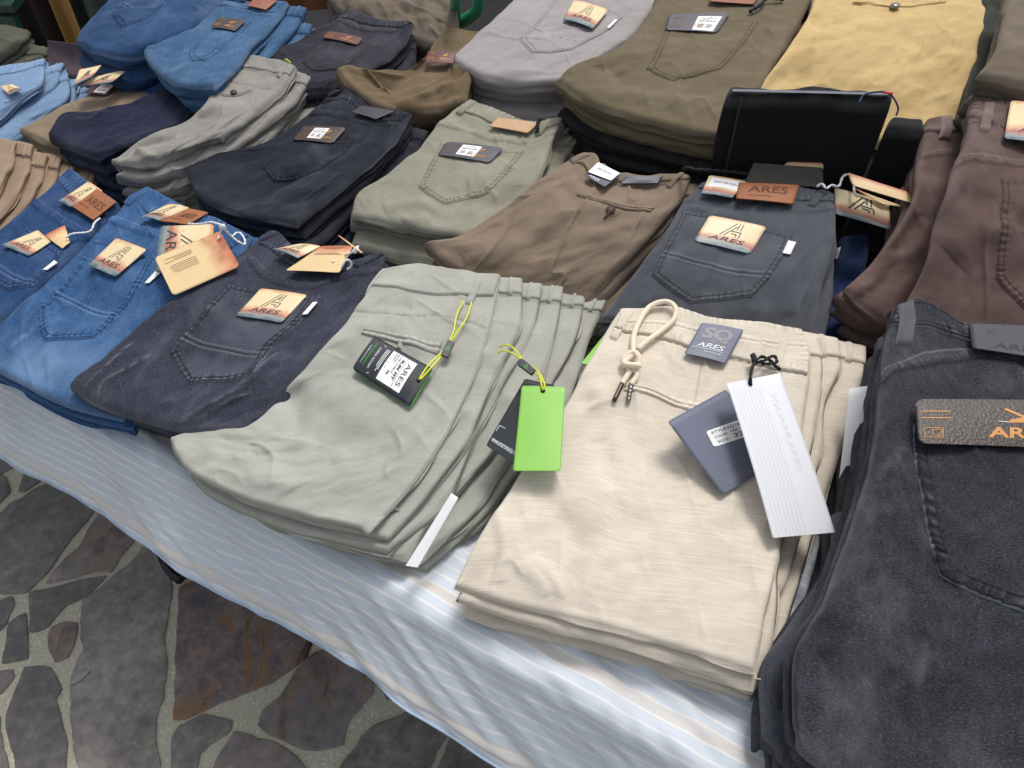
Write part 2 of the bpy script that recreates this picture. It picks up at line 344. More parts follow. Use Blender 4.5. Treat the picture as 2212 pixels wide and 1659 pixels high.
    def build(s, name, mat, rows=14):
        m, n = s.m, s.n; per = [(0, j) for j in range(n)] + [(i, n) for i in range(m)] + [(m, j) for j in range(n, 0, -1)] + [(i, 0) for i in range(m, 0, -1)]
        pi = np.array(per); E = s.G[pi[:, 0], pi[:, 1]]; t = s.t[pi[:, 0], pi[:, 1]]; r = s.r[pi[:, 0], pi[:, 1]]; K = len(per)
        side = np.r_[np.zeros(n), np.ones(m), np.full(n, 2), np.full(m, 3)].astype(int)
        nl = np.array([max(q - .5, 0) for q in s.rolls])[side]
        def sm(a, w):
            kx = np.ones(2 * w + 1) / (2 * w + 1); return np.convolve(np.r_[a[-w:], a, a[:w]], kx, 'valid')
        w = max(2, K // 60); nl = sm(nl, w)
        tx = sm(np.roll(E[:, 0], -1) - np.roll(E[:, 0], 1), w); ty = sm(np.roll(E[:, 1], -1) - np.roll(E[:, 1], 1), w)
        L = np.hypot(tx, ty) + 1e-9; ox, oy = ty / L, -tx / L
        cx, cy = E[:, 0].mean(), E[:, 1].mean()
        if ((E[:, 0] - cx) * ox + (E[:, 1] - cy) * oy).mean() < 0: ox, oy = -ox, -oy
        arc = np.cumsum(np.hypot(*(np.roll(E, -1, 0) - E)[:, :2].T)); walls = [];
        hgt = np.maximum(t - r * .9, .004)
        for q in range(1, rows + 1):
            f = q / rows; fs = np.clip(f + .10 * math.sin(math.pi * f) * noise(arc / .06, 0 * arc, s.seed), 0, 1)
            c = np.abs(np.cos(np.pi * nl * fs)) ** .55
            A = np.minimum(t * .42, .011); off = -A * (1 - c) + .005 * noise(arc / .05, 0 * arc + f * 2.2, s.seed + 5) * math.sin(math.pi * f) ** .5
            W = E.copy(); W[:, 0] += ox * off; W[:, 1] += oy * off; W[:, 2] = E[:, 2] - hgt * f; walls.append(W)
        V = [s.G.reshape(-1, 3)] + walls; V = np.vstack(V); nb = (m + 1) * (n + 1)
        top = grid_faces(m, n); ring0 = pi[:, 0] * (n + 1) + pi[:, 1]; rings = [ring0] + [nb + q * K + np.arange(K) for q in range(rows)]
        F = [top]
        for a, b in zip(rings[:-1], rings[1:]): F.append(np.stack([a, np.roll(a, -1), np.roll(b, -1), b], 1))
        c0 = len(V); V = np.vstack([V, walls[-1].mean(0)[None]]); faces = np.vstack(F).tolist()
        last = rings[-1]; faces += [(int(last[q]), int(last[(q + 1) % K]), c0) for q in range(K)]
        uvE = np.stack([s.S[pi[:, 0], pi[:, 1]], s.Q[pi[:, 0], pi[:, 1]]], 1)
        d = np.stack([ox, oy], 1); uv = np.vstack([np.stack([s.S.ravel(), s.Q.ravel()], 1)] + [uvE + np.where(side[:, None] % 2 == 1, [[1., 0]], [[0, 1.]]) * hgt[:, None] * (q / rows) for q in range(1, rows + 1)] + [[[0, 0]]])
        lip = .32 * np.exp(-s.edge / .0028)  # paler fold edges: rubbed fabric plus a rim highlight put into the colour
        wear = np.r_[(np.clip(s.wear + lip * s.lipk, -1, 1)).ravel(), np.full(K * rows + 1, 0.0)]; st = np.r_[s.stitch.ravel(), np.zeros(K * rows + 1)]
        s.ob = new_mesh(name, V, faces, mat, None, uv, {'wear': wear, 'stitch': st}, origin=np.array([cx, cy, float(V[:, 2].min())]))
        return s.ob
    lipk = 1.0

def drape(g, name, Lp, Rp, mat, grid=False, lift=.0022, m=60, n=40, rim=.0025, stitch=(), pk=0., lam=.009, label=None, smooth=False, side='both', wearin=0., thick=.0, arch=0., parent=None, rimwear=.5, seed=1, lines=(), capw=0.):
    """a sewn-on piece following the cloth: ruled between two polylines seen on the garment"""
    gl = lambda pts: curve(np.array([(p if grid else g.locate(*p)) for p in pts], float), m, smooth)
    a, b = gl(Lp), gl(Rp); w = np.linspace(0, 1, n + 1)[None, :, None]; G2 = a[:, None] * (1 - w) + b[:, None] * w
    gu, gv = G2[..., 0], G2[..., 1]; P = g.bil(g.G, gu, gv); Nn = g.bil(g.NG, gu, gv); Nn /= np.linalg.norm(Nn, axis=2, keepdims=True)
    S, Q = g.bil(g.S, gu, gv), g.bil(g.Q, gu, gv)
    ring = [(S[i, 0], Q[i, 0]) for i in range(m + 1)] + [(S[m, j], Q[m, j]) for j in range(1, n + 1)] + [(S[i, n], Q[i, n]) for i in range(m - 1, -1, -1)] + [(S[0, j], Q[0, j]) for j in range(n - 1, -1, -1)]
    ring = [p for i, p in enumerate(ring) if i == 0 or math.hypot(p[0] - ring[i-1][0], p[1] - ring[i-1][1]) > 1e-4]
    ring = ring[::2] + ring[:1]
    d, al, sg = seg_dist(S, Q, ring)
    h = lift * np.clip(d / rim, 0, 1) ** .4 - .0012 * (d < 1e-5)
    wear = wearin + .12 * fbm(S / .03, Q / .03, seed, 2) + rimwear * np.exp(-(d / .0013) ** 2); st = np.zeros_like(S)  # paler rim: faded edge together with an edge highlight painted in
    if pk:
        puck = np.sin(2 * np.pi * al / lam + 6 * noise(al / .025, 0 * al, seed)) * (.65 + .6 * noise(al / .017, 0 * al, seed + 4)); e = np.exp(-((d - .006) / .006) ** 2)
        h += pk * puck * e; wear += .28 * puck * e
    for off in stitch:
        h -= .0007 * np.exp(-((d - off) / .0009) ** 2); dash = np.clip(np.sin(2 * np.pi * al / .0042) + 1.1, 0, 1)
        st = np.maximum(st, .7 * dash * np.exp(-((d - off) / .0008) ** 2)); wear -= .35 * np.exp(-((d - off) / .0014) ** 2)
    for pts in lines:
        q = [g.uvm(*g.locate(*p)) for p in pts]; q = [tuple(x) for x in curve(np.array(q), 20)]; dd, aa, _ = seg_dist(S, Q, q)
        h -= .0009 * np.exp(-(dd / .0012) ** 2); h += .0009 * np.exp(-((dd - .0035) / .002) ** 2) + pk * .7 * np.sin(2 * np.pi * aa / lam) * np.exp(-(dd / .007) ** 2)
        wear += .3 * np.exp(-((dd - .0035) / .002) ** 2); st = np.maximum(st, .8 * np.exp(-(dd / .0009) ** 2))
    if arch: h += arch * np.sin(np.pi * np.linspace(0, 1, m + 1))[:, None] ** .6
    V = P + Nn * h[..., None]; F = grid_faces(m, n)
    V2 = V.reshape(-1, 3); uv = np.stack([S.ravel(), Q.ravel()], 1); wr, stt = wear.ravel(), st.ravel()
    # close the underside so the piece has thickness
    Bk = (P - Nn * .003).reshape(-1, 3) if not arch else (V - Nn * .0015).reshape(-1, 3)
    K = (m + 1) * (n + 1); per = [j for j in range(n)] + [i * (n + 1) + n for i in range(m)] + [m * (n + 1) + j for j in range(n, 0, -1)] + [i * (n + 1) for i in range(m, 0, -1)]
    faces = F.tolist() + (F[:, ::-1] + K).tolist() + [(p, per[(i + 1) % len(per)], per[(i + 1) % len(per)] + K, p + K) for i, p in enumerate(per)]
    o = new_mesh(name, np.vstack([V2, Bk]), faces, mat, parent or g.ob, np.vstack([uv, uv]), {'wear': np.r_[wr, wr], 'stitch': np.r_[stt, stt * 0]})
    if label: o['label'] = label
    o2 = type('D', (), {})(); o2.ob = o
    return o2

class Card:
    """a stiff card with real thickness; corners TL,TR,BR,BL in reading order of its print"""
    def __init__(s, name, c4, mat, parent=None, plane=None, bend=0., lift=.004, g=None, th=.0007, n=20, m=16, corner=.06, bendv=0., label=None, tilt=None, wob=.0004, cut=(1,1,1,1)):
        if plane is None:
            pts = [g.surf(*c)[0] for c in c4]; c = sum(pts) / 4; nn = np.cross(pts[1] - pts[3], pts[0] - pts[2]); nn /= np.linalg.norm(nn); nn *= np.sign(nn[2])
            hi = max(float(np.dot(g.surf(*[sum(c4[k][a] * ww[k] for k in range(4)) for a in (0, 1)])[0] - c, nn)) for u_ in np.linspace(0, 1, 7) for v_ in np.linspace(0, 1, 7) for ww in [((1-u_)*(1-v_), u_*(1-v_), u_*v_, (1-u_)*v_)])
            c = c + nn * (max(hi, 0) + max(lift - .002, .0030) + th)
        else: c, nn = plane
        if tilt is not None: nn = nn + np.array(tilt); nn /= np.linalg.norm(nn)
        s.q = np.array([onplane(*p, c, nn) for p in c4]); s.nn = nn; s.bend, s.bendv, s.wob = bend, bendv, wob
        q = s.q; W = .5 * (np.linalg.norm(q[1] - q[0]) + np.linalg.norm(q[2] - q[3])); H = .5 * (np.linalg.norm(q[3] - q[0]) + np.linalg.norm(q[2] - q[1])); s.W, s.H = W, H
        rc = corner * W; e = np.linspace(0, np.pi / 2, 6)
        vs = np.unique(np.r_[(rc / H) * (1 - np.cos(e)), np.linspace(rc / H, 1 - rc / H, m), 1 - (rc / H) * (1 - np.cos(e))])
        S, Tt = [], []
        for v in vs:
            y = min(v, 1 - v) * H; ins = (rc - math.sqrt(max(rc * rc - (rc - y) ** 2, 0))) / W if y < rc else 0
            l, r = (cut[0], cut[1]) if v < .5 else (cut[3], cut[2])
            S.append(np.linspace(ins * l, 1 - ins * r, n + 1)); Tt.append(np.full(n + 1, v))
        S, Tt = np.array(S), np.array(Tt); m = len(vs) - 1; V = s.pt(S, Tt); Vb = V - nn * th
        F = grid_faces(m, n); K = (m + 1) * (n + 1); per = [j for j in range(n)] + [i * (n + 1) + n for i in range(m)] + [m * (n + 1) + j for j in range(n, 0, -1)] + [i * (n + 1) for i in range(m, 0, -1)]
        faces = F.tolist() + (F[:, ::-1] + K).tolist() + [(p, per[(i + 1) % len(per)], per[(i + 1) % len(per)] + K, p + K) for i, p in enumerate(per)]
        uv = np.stack([S.ravel(), 1 - Tt.ravel()], 1)
        s.ob = new_mesh(name, np.vstack([V.reshape(-1, 3), Vb.reshape(-1, 3)]), faces, mat, parent, np.vstack([uv, uv]), smooth=False)
        s.ob.data.polygons.foreach_set('use_smooth', [i < 2 * len(F) for i in range(len(faces))])
        if label: s.ob['label'] = label
    def pt(s, S, T, off=0.):
        S, T = np.asarray(S, float), np.asarray(T, float); a, b, c, d = s.q; U, V = S[..., None], T[..., None]
        P = (1 - V) * ((1 - U) * a + U * b) + V * ((1 - U) * d + U * c)
        k = s.bend * (1 - (2 * S - 1) ** 2) + s.bendv * (1 - (2 * T - 1) ** 2) + s.wob * np.sin(5 * S + 2) * np.cos(4 * T + 1) + off
        return P + s.nn * k[..., None]
    def ink(s, name, items, mat, off=.0004):
        """items: ('t', text, x0,y0,x1,y1[,opts]) fitted in the box, ('l', pts, w) stroke, ('b', x0,y0,x1,y1) filled bar; coordinates 0..1 on the card, y down"""
        V, F = [], []
        for it in items:
            if it[0] == 't':
                o = it[6] if len(it) > 6 else {}; v, f = text_mesh(it[1], o); x0, y0, x1, y1 = it[2:6]; k0 = len(V)
                mn, mx = v.min(0), v.max(0); q = (v - mn) / (mx - mn); sh = o.get('shear', 0)
                if o.get('rot'): q = np.stack([q[:, 1], 1 - q[:, 0]], 1)
                xs = x0 + q[:, 0] * (x1 - x0) + sh * (q[:, 1] - .5) * (x1 - x0); ys = y1 + q[:, 1] * (y0 - y1)
                V += [tuple(p) for p in s.pt(xs, ys, off)]; F += [tuple(int(i) + k0 for i in t) for t in f]
            elif it[0] == 'l':
                pts, w = it[1], it[2]
                for (ax, ay), (bx, by) in zip(pts[:-1], pts[1:]):
                    dx, dy = (bx - ax) * s.W, (by - ay) * s.H; L = math.hypot(dx, dy) + 1e-9; nx, ny = -dy / L * w / 2 / s.W, dx / L * w / 2 / s.H
                    k0 = len(V); xs = [ax + nx, bx + nx, bx - nx, ax - nx]; ys = [ay + ny, by + ny, by - ny, ay - ny]
                    V += [tuple(p) for p in s.pt(xs, ys, off)]; F.append((k0, k0 + 1, k0 + 2, k0 + 3))
            else:
                x0, y0, x1, y1 = it[1:5]; k0 = len(V); g6 = np.linspace(0, 1, 7)
                V += [tuple(p) for p in s.pt(np.r_[x0 + g6 * (x1 - x0), x0 + g6 * (x1 - x0)], np.r_[np.full(7, y0), np.full(7, y1)], off)]
                F += [(k0 + i, k0 + i + 1, k0 + 8 + i, k0 + 7 + i) for i in range(6)]
        V = np.array(V); Vb = V - s.nn * .00012; K = len(V)
        o = new_mesh(name, np.vstack([V, Vb]), F + [tuple(i + K for i in f[::-1]) for f in F], mat, s.ob, smooth=False); return o
    def sticker(s, name, box, mat, off=.0004, parent=None):
        x0, y0, x1, y1 = box if len(box) == 4 else (0, 0, 1, 1)
        c = object.__new__(Card); c.nn = s.nn; c.bend = c.bendv = c.wob = 0
        sg, tg = np.meshgrid(np.linspace(x0, x1, 9), np.linspace(y0, y1, 7)); V = s.pt(sg, tg, off).reshape(-1, 3); F = grid_faces(6, 8); K = len(V)
        per = [j for j in range(8)] + [i * 9 + 8 for i in range(6)] + [54 + j for j in range(8, 0, -1)] + [i * 9 for i in range(6, 0, -1)]
        fs = F.tolist() + (F[:, ::-1] + K).tolist() + [(p, per[(i + 1) % len(per)], per[(i + 1) % len(per)] + K, p + K) for i, p in enumerate(per)]
        return new_mesh(name, np.vstack([V, V - s.nn * .00025]), fs, mat, s.ob, smooth=False)
_tc = {}
def text_mesh(txt, o):
    key = (txt, o.get('bold', 0), o.get('space', 1))
    if key in _tc: return _tc[key]
    cu = bpy.data.curves.new('txt', 'FONT'); cu.body = txt; cu.size = 1; cu.offset = o.get('bold', 0); cu.space_character = o.get('space', 1); cu.resolution_u = 3
    ob = bpy.data.objects.new('txt', cu); COL.objects.link(ob); bpy.context.view_layer.update()
    me = bpy.data.meshes.new_from_object(ob.evaluated_get(bpy.context.evaluated_depsgraph_get()))
    v = np.array([p.co[:2] for p in me.vertices]); f = [tuple(p.vertices) for p in me.polygons]
    bpy.data.objects.remove(ob); bpy.data.curves.remove(cu); bpy.data.meshes.remove(me); _tc[key] = (v, f); return v, f
def tube(name, pts, r, mat, parent=None, seg=8, smooth=True, res=60, r1=None, twist=0.):
    P = curve(np.array(pts), res, smooth); n = len(P); T = np.gradient(P, axis=0); T /= np.linalg.norm(T, axis=1, keepdims=True) + 1e-12
    up = np.array([0, 0, 1.]); V = []; pn = None
    for i in range(n):
        a = np.cross(T[i], up) if pn is None else pn - T[i] * np.dot(pn, T[i])
        if np.linalg.norm(a) < 1e-6: a = np.cross(T[i], [1, 0, 0])
        a /= np.linalg.norm(a); pn = a; b = np.cross(T[i], a); rr = r if r1 is None else r + (r1 - r) * i / (n - 1)
        if twist: rr = rr * (1 + .22 * math.sin(i * twist))
        for k in range(seg):
            t = 2 * math.pi * k / seg; V.append(P[i] + rr * (math.cos(t) * a + math.sin(t) * b))
    F = [(i * seg + k, i * seg + (k + 1) % seg, (i + 1) * seg + (k + 1) % seg, (i + 1) * seg + k) for i in range(n - 1) for k in range(seg)]
    F += [tuple(range(seg - 1, -1, -1)), tuple((n - 1) * seg + k for k in range(seg))]
    return new_mesh(name, V, F, mat, parent)
ORD = ['', 'second', 'third', 'fourth', 'fifth', 'sixth', 'seventh', 'eighth', 'ninth', 'tenth']
def stack(name, mat, desc, toplabel, group, T, R, B, L, layers=5, n=150, m=150, fan=((1, 0), (.3, 0)), rolls=(1, 2, 1, 1), seed=0, feats=(), show=None, cat='trousers', under=None, rows=18, lower_rolls=None, mats=None, **kw):
    base = dict(layers=layers, fan=fan, seed=seed, **kw)
    g = Garment(T, R, B, L, n=n, m=m, rolls=rolls, feats=feats, **base); g.lipk = 1.0
    tag(g.build(name, mat, rows), toplabel, cat, group)
    g.under = []
    for k in range(1, show or layers):
        q = Garment(T, R, B, L, k=k, n=56, m=110, rolls=lower_rolls or rolls, amp=kw.get('amp', .0035), **{a: b for a, b in base.items() if a != 'amp'})
        q.lipk = .4
        tag(q.build(name, (mats or {}).get(k, mat), 14), f"{desc}, {ORD[k]} from the top of {under}", cat, group); g.under.append(q)
    return g
# ---------------------------------------------------------------- floor
def floor_materials():
    m, nt, b = nodes('speckled_mortar'); tc = nt.nodes.new('ShaderNodeTexCoord'); ob = tc.outputs['Object']
    v = nt.nodes.new('ShaderNodeTexVoronoi'); v.inputs['Scale'].default_value = 170; nt.links.new(ob, v.inputs[0])
    sep = nt.nodes.new('ShaderNodeSeparateColor'); nt.links.new(v.outputs['Color'], sep.inputs[0])
    c = ramp(nt, sep.outputs[0], [(0, lin('#b5b19e')), (.12, lin('#ccc8b3')), (.65, lin('#dad6bf')), (.9, lin('#eae7d6')), (1, lin('#f2efe2'))])
    c = mix(nt, c, lin('#c6c2ac'), ramp(nt, v.outputs['Distance'], [(.3, (0, 0, 0, 1)), (.55, (1, 1, 1, 1))]))
    c = mix(nt, c, lin('#4a463c'), ramp(nt, noise_n(nt, ob, 95, 3, .6), [(.66, (0, 0, 0, 1)), (.72, (1, 1, 1, 1))]))
    c = mix(nt, c, lin('#bcb8a2'), math_n(nt, 'MULTIPLY', noise_n(nt, ob, 7, 3), .6))
    nt.links.new(c, b.inputs['Base Color']); b.inputs['Roughness'].default_value = .75
    bp = nt.nodes.new('ShaderNodeBump'); bp.inputs['Strength'].default_value = .4; bp.inputs['Distance'].default_value = .001
    nt.links.new(v.outputs['Distance'], bp.inputs['Height']); nt.links.new(bp.outputs[0], b.inputs['Normal'])
    def stone(name, cols, orange=0.0):
        m2, nt, b = nodes(name); tc = nt.nodes.new('ShaderNodeTexCoord'); ob = tc.outputs['Object']
        att = N(nt, 'ShaderNodeAttribute', attribute_name='tone').outputs['Fac']
        n1 = noise_n(nt, ob, 5, 6, .62); n2 = noise_n(nt, ob, 34, 6, .7); n3 = noise_n(nt, ob, 11, 7, .66)
        mp = nt.nodes.new('ShaderNodeMapping'); mp.inputs['Scale'].default_value = (1, .35, 1); mp.inputs['Rotation'].default_value = (0, 0, -.6); nt.links.new(ob, mp.inputs[0])
        warp = nt.nodes.new('ShaderNodeTexNoise'); warp.inputs['Scale'].default_value = 9; warp.inputs['Detail'].default_value = 5; warp.inputs['Distortion'].default_value = 1.6; nt.links.new(mp.outputs[0], warp.inputs[0])
        a, bb, cc, d = [lin(q, 1.85) for q in cols]
        c = ramp(nt, math_n(nt, 'ADD', n1, math_n(nt, 'MULTIPLY', math_n(nt, 'SUBTRACT', n2, .5), 1.0)), [(.28, a), (.48, bb), (.62, cc), (.8, d)])
        tone = math_n(nt, 'ADD', .95, math_n(nt, 'MULTIPLY', att, .56)); cmb = nt.nodes.new('ShaderNodeCombineColor')
        for q in range(3): nt.links.new(tone, cmb.inputs[q])
        c = mix(nt, c, cmb.outputs[0], 1.0, 'MULTIPLY')
        if orange:
            w = warp.outputs['Fac']
            c = mix(nt, c, lin('#9c7038'), math_n(nt, 'MULTIPLY', math_n(nt, 'MULTIPLY', ramp(nt, w, [(.50, (0, 0, 0, 1)), (.57, (1, 1, 1, 1)), (.62, (.2, .2, .2, 1))]), ramp(nt, n2, [(.35, (.2, .2, .2, 1)), (.6, (1, 1, 1, 1))])), orange))
            c = mix(nt, c, lin('#3d2a22'), math_n(nt, 'MULTIPLY', ramp(nt, w, [(.58, (0, 0, 0, 1)), (.64, (1, 1, 1, 1))]), orange))
            c = mix(nt, c, lin('#7b6660'), math_n(nt, 'MULTIPLY', ramp(nt, n3, [(.58, (0, 0, 0, 1)), (.64, (1, 1, 1, 1))]), .6 * orange))
        vr = nt.nodes.new('ShaderNodeTexVoronoi'); vr.feature = 'DISTANCE_TO_EDGE'; vr.inputs['Scale'].default_value = 9
        nv = nt.nodes.new('ShaderNodeTexNoise'); nv.inputs['Scale'].default_value = 12; nv.inputs['Detail'].default_value = 4; nt.links.new(ob, nv.inputs[0])
        add = nt.nodes.new('ShaderNodeMixRGB'); add.inputs[0].default_value = .12; nt.links.new(ob, add.inputs[1]); nt.links.new(nv.outputs['Color'], add.inputs[2]); nt.links.new(add.outputs[0], vr.inputs[0])
        vein = math_n(nt, 'MULTIPLY', ramp(nt, vr.outputs['Distance'], [(0, (1, 1, 1, 1)), (.012, (0, 0, 0, 1))]), ramp(nt, n3, [(.5, (0, 0, 0, 1)), (.62, (1, 1, 1, 1))]))
        c = mix(nt, c, lin('#b5a59c'), math_n(nt, 'MULTIPLY', vein, .6))
        nt.links.new(c, b.inputs['Base Color']); b.inputs['Roughness'].default_value = .6
        bp = nt.nodes.new('ShaderNodeBump'); bp.inputs['Strength'].default_value = .6; bp.inputs['Distance'].default_value = .004
        nt.links.new(n2, bp.inputs['Height']); nt.links.new(bp.outputs[0], b.inputs['Normal']); return m2
    return m, [stone('grey_brown_stone', ['#45423f', '#56524e', '#635f5a', '#736d67']), stone('rust_veined_stone', ['#434046', '#5a5250', '#6b5f5d', '#7e706c'], 1.0),
               stone('purple_brown_stone', ['#484443', '#595452', '#655d5a', '#756c66'], .45), stone('slate_stone', ['#444342', '#53504d', '#605c58', '#706a64'])]
MORT, STONES = floor_materials()
tr5 = lambda pts: [(.4 * x, 995.4 + .4 * y) for x, y in pts]
tr6 = lambda pts: [(774.2 + .4 * x, 995.4 + .4 * y) for x, y in pts]
ST = [ (3, tr5([(-160, -60), (60, -60), (140, 0), (60, 45), (0, 70), (-160, 90)])), (3, tr5([(150, 30), (260, 75), (200, 120), (130, 170), (105, 165), (125, 110)])),
 (0, tr5([(-150, 110), (0, 80), (30, 90), (50, 170), (40, 190), (0, 230), (-150, 300)])),
 (3, tr5([(320, 110), (400, 150), (470, 190), (515, 250), (470, 330), (400, 400), (340, 480), (290, 560), (250, 610), (200, 660), (150, 710), (0, 715), (-200, 700), (-200, 380), (0, 290), (60, 230), (110, 215), (180, 160)])),
 (2, tr5([(560, 270), (740, 400), (710, 450), (650, 520), (600, 600), (520, 600), (400, 630), (260, 660), (300, 590), (370, 520), (430, 470), (480, 380)])),
 (0, tr5([(820, 440), (870, 470), (870, 540), (900, 610), (930, 690), (925, 740), (905, 800), (890, 950), (900, 1080), (892, 1180), (885, 1280), (850, 1350), (840, 1400), (835, 1500), (870, 1659), (890, 1800), (430, 1800), (430, 1659), (400, 1560), (390, 1380), (385, 1200), (400, 1150), (425, 1080), (460, 1020), (440, 960), (440, 900), (455, 760), (500, 720), (560, 680), (640, 600), (700, 560), (770, 480)])),
 (0, tr5([(165, 715), (300, 690), (430, 650), (570, 625), (530, 670), (480, 720), (430, 750), (360, 780), (300, 840), (260, 890), (215, 915), (170, 920), (165, 860), (160, 800)])),
 (3, tr5([(-120, 790), (0, 760), (60, 740), (75, 780), (55, 830), (40, 880), (0, 920), (-120, 940)])),
 (3, tr5([(50, 880), (90, 850), (140, 825), (150, 900), (150, 1000), (150, 1070), (80, 1080), (20, 1090), (40, 980)])),
 (2, tr5([(285, 900), (350, 870), (410, 885), (412, 940), (400, 1000), (370, 1060), (300, 1090), (275, 1040), (270, 950)])),
 (3, tr5([(140, 1120), (200, 1112), (270, 1125), (310, 1190), (330, 1240), (300, 1290), (310, 1350), (330, 1400), (360, 1500), (350, 1659), (340, 1760), (100, 1760), (90, 1659), (80, 1580), (40, 1480), (35, 1380), (60, 1310), (90, 1250), (110, 1180)])),
 (2, tr5([(-120, 1160), (0, 1140), (70, 1130), (75, 1170), (30, 1230), (0, 1260), (-120, 1290)])), (0, tr5([(-200, 1330), (-20, 1300), (0, 1420), (20, 1560), (50, 1700), (-200, 1760)])),
 (1, tr5([(970, 690), (1060, 650), (1200, 610), (1330, 690), (1450, 770), (1560, 830), (1640, 870), (1680, 960), (1660, 1060), (1560, 1140), (1480, 1190), (1380, 1230), (1280, 1280), (1180, 1310), (1090, 1350), (1000, 1390), (945, 1395), (946, 1270), (950, 1150), (955, 1020), (965, 850)])),
 (3, tr5([(1100, 1370), (1200, 1395), (1255, 1410), (1245, 1450), (1220, 1480), (1140, 1530), (1080, 1580), (1060, 1659), (1040, 1740), (930, 1740), (930, 1659), (930, 1560), (935, 1500), (970, 1440)])),
 (2, tr5([(1700, 1040), (1760, 1020), (1830, 1000), (1960, 1060), (2015, 1160), (2010, 1260), (1950, 1330), (1900, 1380), (1870, 1460), (1850, 1530), (1740, 1560), (1620, 1555), (1560, 1530), (1500, 1500), (1440, 1470), (1400, 1430), (1430, 1350), (1520, 1280), (1560, 1210), (1600, 1130), (1650, 1080)])),
 (3, tr5([(2075, 1160), (2212, 1200), (2400, 1260), (2330, 1270), (2212, 1262), (2090, 1285), (2070, 1230)])),
 (2, tr5([(1270, 1465), (1390, 1500), (1500, 1530), (1560, 1570), (1600, 1600), (1640, 1659), (1700, 1760), (1120, 1760), (1150, 1659), (1180, 1600), (1220, 1540)])),
 (0, tr6([(40, 1470), (120, 1420), (200, 1400), (330, 1320), (430, 1270), (520, 1390), (490, 1450), (460, 1500), (420, 1570), (380, 1659), (340, 1760), (-120, 1760), (-100, 1659), (-20, 1560)])),
 (3, tr6([(540, 1440), (640, 1400), (800, 1500), (900, 1659), (880, 1760), (400, 1760), (430, 1659), (480, 1540)])),
]
def densify_poly(P, rough, rs, inset=0.):
    P = np.array(P); out = []
    for i in range(len(P)):
        a, b, c, d = P[i-1], P[i], P[(i+1) % len(P)], P[(i+2) % len(P)]
        L = np.linalg.norm(c - b); k = max(2, int(L / .012))
        for t in np.arange(k) / k:
            sp = .5 * ((2*b) + (c-a)*t + (2*a-5*b+4*c-d)*t**2 + (3*b-a-3*c+d)*t**3); out.append(.70 * (b * (1-t) + c * t) + .30 * sp)
    out = np.array(out); n = len(out); tg = np.roll(out, -1, 0) - np.roll(out, 1, 0); tg /= np.linalg.norm(tg, axis=1, keepdims=True) + 1e-9
    nn = np.stack([tg[:, 1], -tg[:, 0]], 1); al = np.cumsum(np.linalg.norm(np.roll(out, -1, 0) - out, axis=1))
    c = P.mean(0); nn = nn * np.sign(((out - c) * nn).sum(1).mean())
    return out + nn * (rough * fbm(al / .03, al * 0, rs, 3) - inset)[:, None]
def ring_mesh(polys, name, mats):
    V, F, MI, TN = [], [], [], []
    for mi, P, tone in polys:
        n = len(P); c = P.mean(0); k0 = len(V); nrm = P - c
        d = np.linalg.norm(nrm, axis=1, keepdims=True)
        for z, ins in ((.0, 0.), (.0030, .0), (.0040, .0025)):
            Q = c + nrm * (1 - ins / d); V += [(q[0], q[1], z) for q in Q]; TN += [tone] * n
        for a in (0, 1):
            for i in range(n): F.append((k0 + a*n + i, k0 + a*n + (i+1) % n, k0 + (a+1)*n + (i+1) % n, k0 + (a+1)*n + i)); MI.append(mi)
        F.append(tuple(k0 + 2*n + i for i in range(n))); MI.append(mi)
    A = sum(0 for _ in ())
    me = bpy.data.meshes.new(name); me.from_pydata(V, [], F)
    for m_ in mats: me.materials.append(m_)
    me.polygons.foreach_set('material_index', MI); a = me.attributes.new('tone', 'FLOAT', 'POINT'); a.data.foreach_set('value', TN)
    me.update(); import bmesh
    bm = bmesh.new(); bm.from_mesh(me); bmesh.ops.recalc_face_normals(bm, faces=bm.faces); bm.to_mesh(me); bm.free()
    o = bpy.data.objects.new(name, me); COL.objects.link(o); return o
rsf = np.random.RandomState(3); polys = []; occ = []
for i, (mi, pts) in enumerate(ST):
    P = np.array([at(x, y, 0)[:2] for x, y in pts]); occ.append(P); polys.append((mi, densify_poly(P, .0022, i + 1, -.002), rsf.rand()))
# further paving everywhere the traced stones do not reach: relaxed irregular cells
def inside(P, x, y):
    c = False; j = len(P) - 1
    for i in range(len(P)):
        if (P[i][1] > y) != (P[j][1] > y) and x < (P[j][0] - P[i][0]) * (y - P[i][1]) / (P[j][1] - P[i][1]) + P[i][0]: c = not c
        j = i
    return c
allp = np.vstack(occ); 
def near_traced(x, y, r): return np.min(np.hypot(allp[:, 0] - x, allp[:, 1] - y)) < r or any(inside(P, x, y) for P in occ)
def clip(poly, a, b, off):
    """keep the part of poly on a's side of the bisector of a and b, set back by off"""
    mx, my = (a[0] + b[0]) / 2, (a[1] + b[1]) / 2; nx, ny = b[0] - a[0], b[1] - a[1]; L = math.hypot(nx, ny); nx /= L; ny /= L
    f = lambda p: (p[0] - mx) * nx + (p[1] - my) * ny + off; out = []
    for i in range(len(poly)):
        p, q = poly[i - 1], poly[i]; fp, fq = f(p), f(q)
        if (fp <= 0) != (fq <= 0): t = fp / (fp - fq); out.append((p[0] + t * (q[0] - p[0]), p[1] + t * (q[1] - p[1])))
        if fq <= 0: out.append(q)
    return out
seeds = []
for gy in np.arange(-.6, 6.5, .27):
    for gx in np.arange(-3.6, 3.6, .27): seeds.append((gx + rsf.uniform(-.11, .11), gy + rsf.uniform(-.11, .11)))
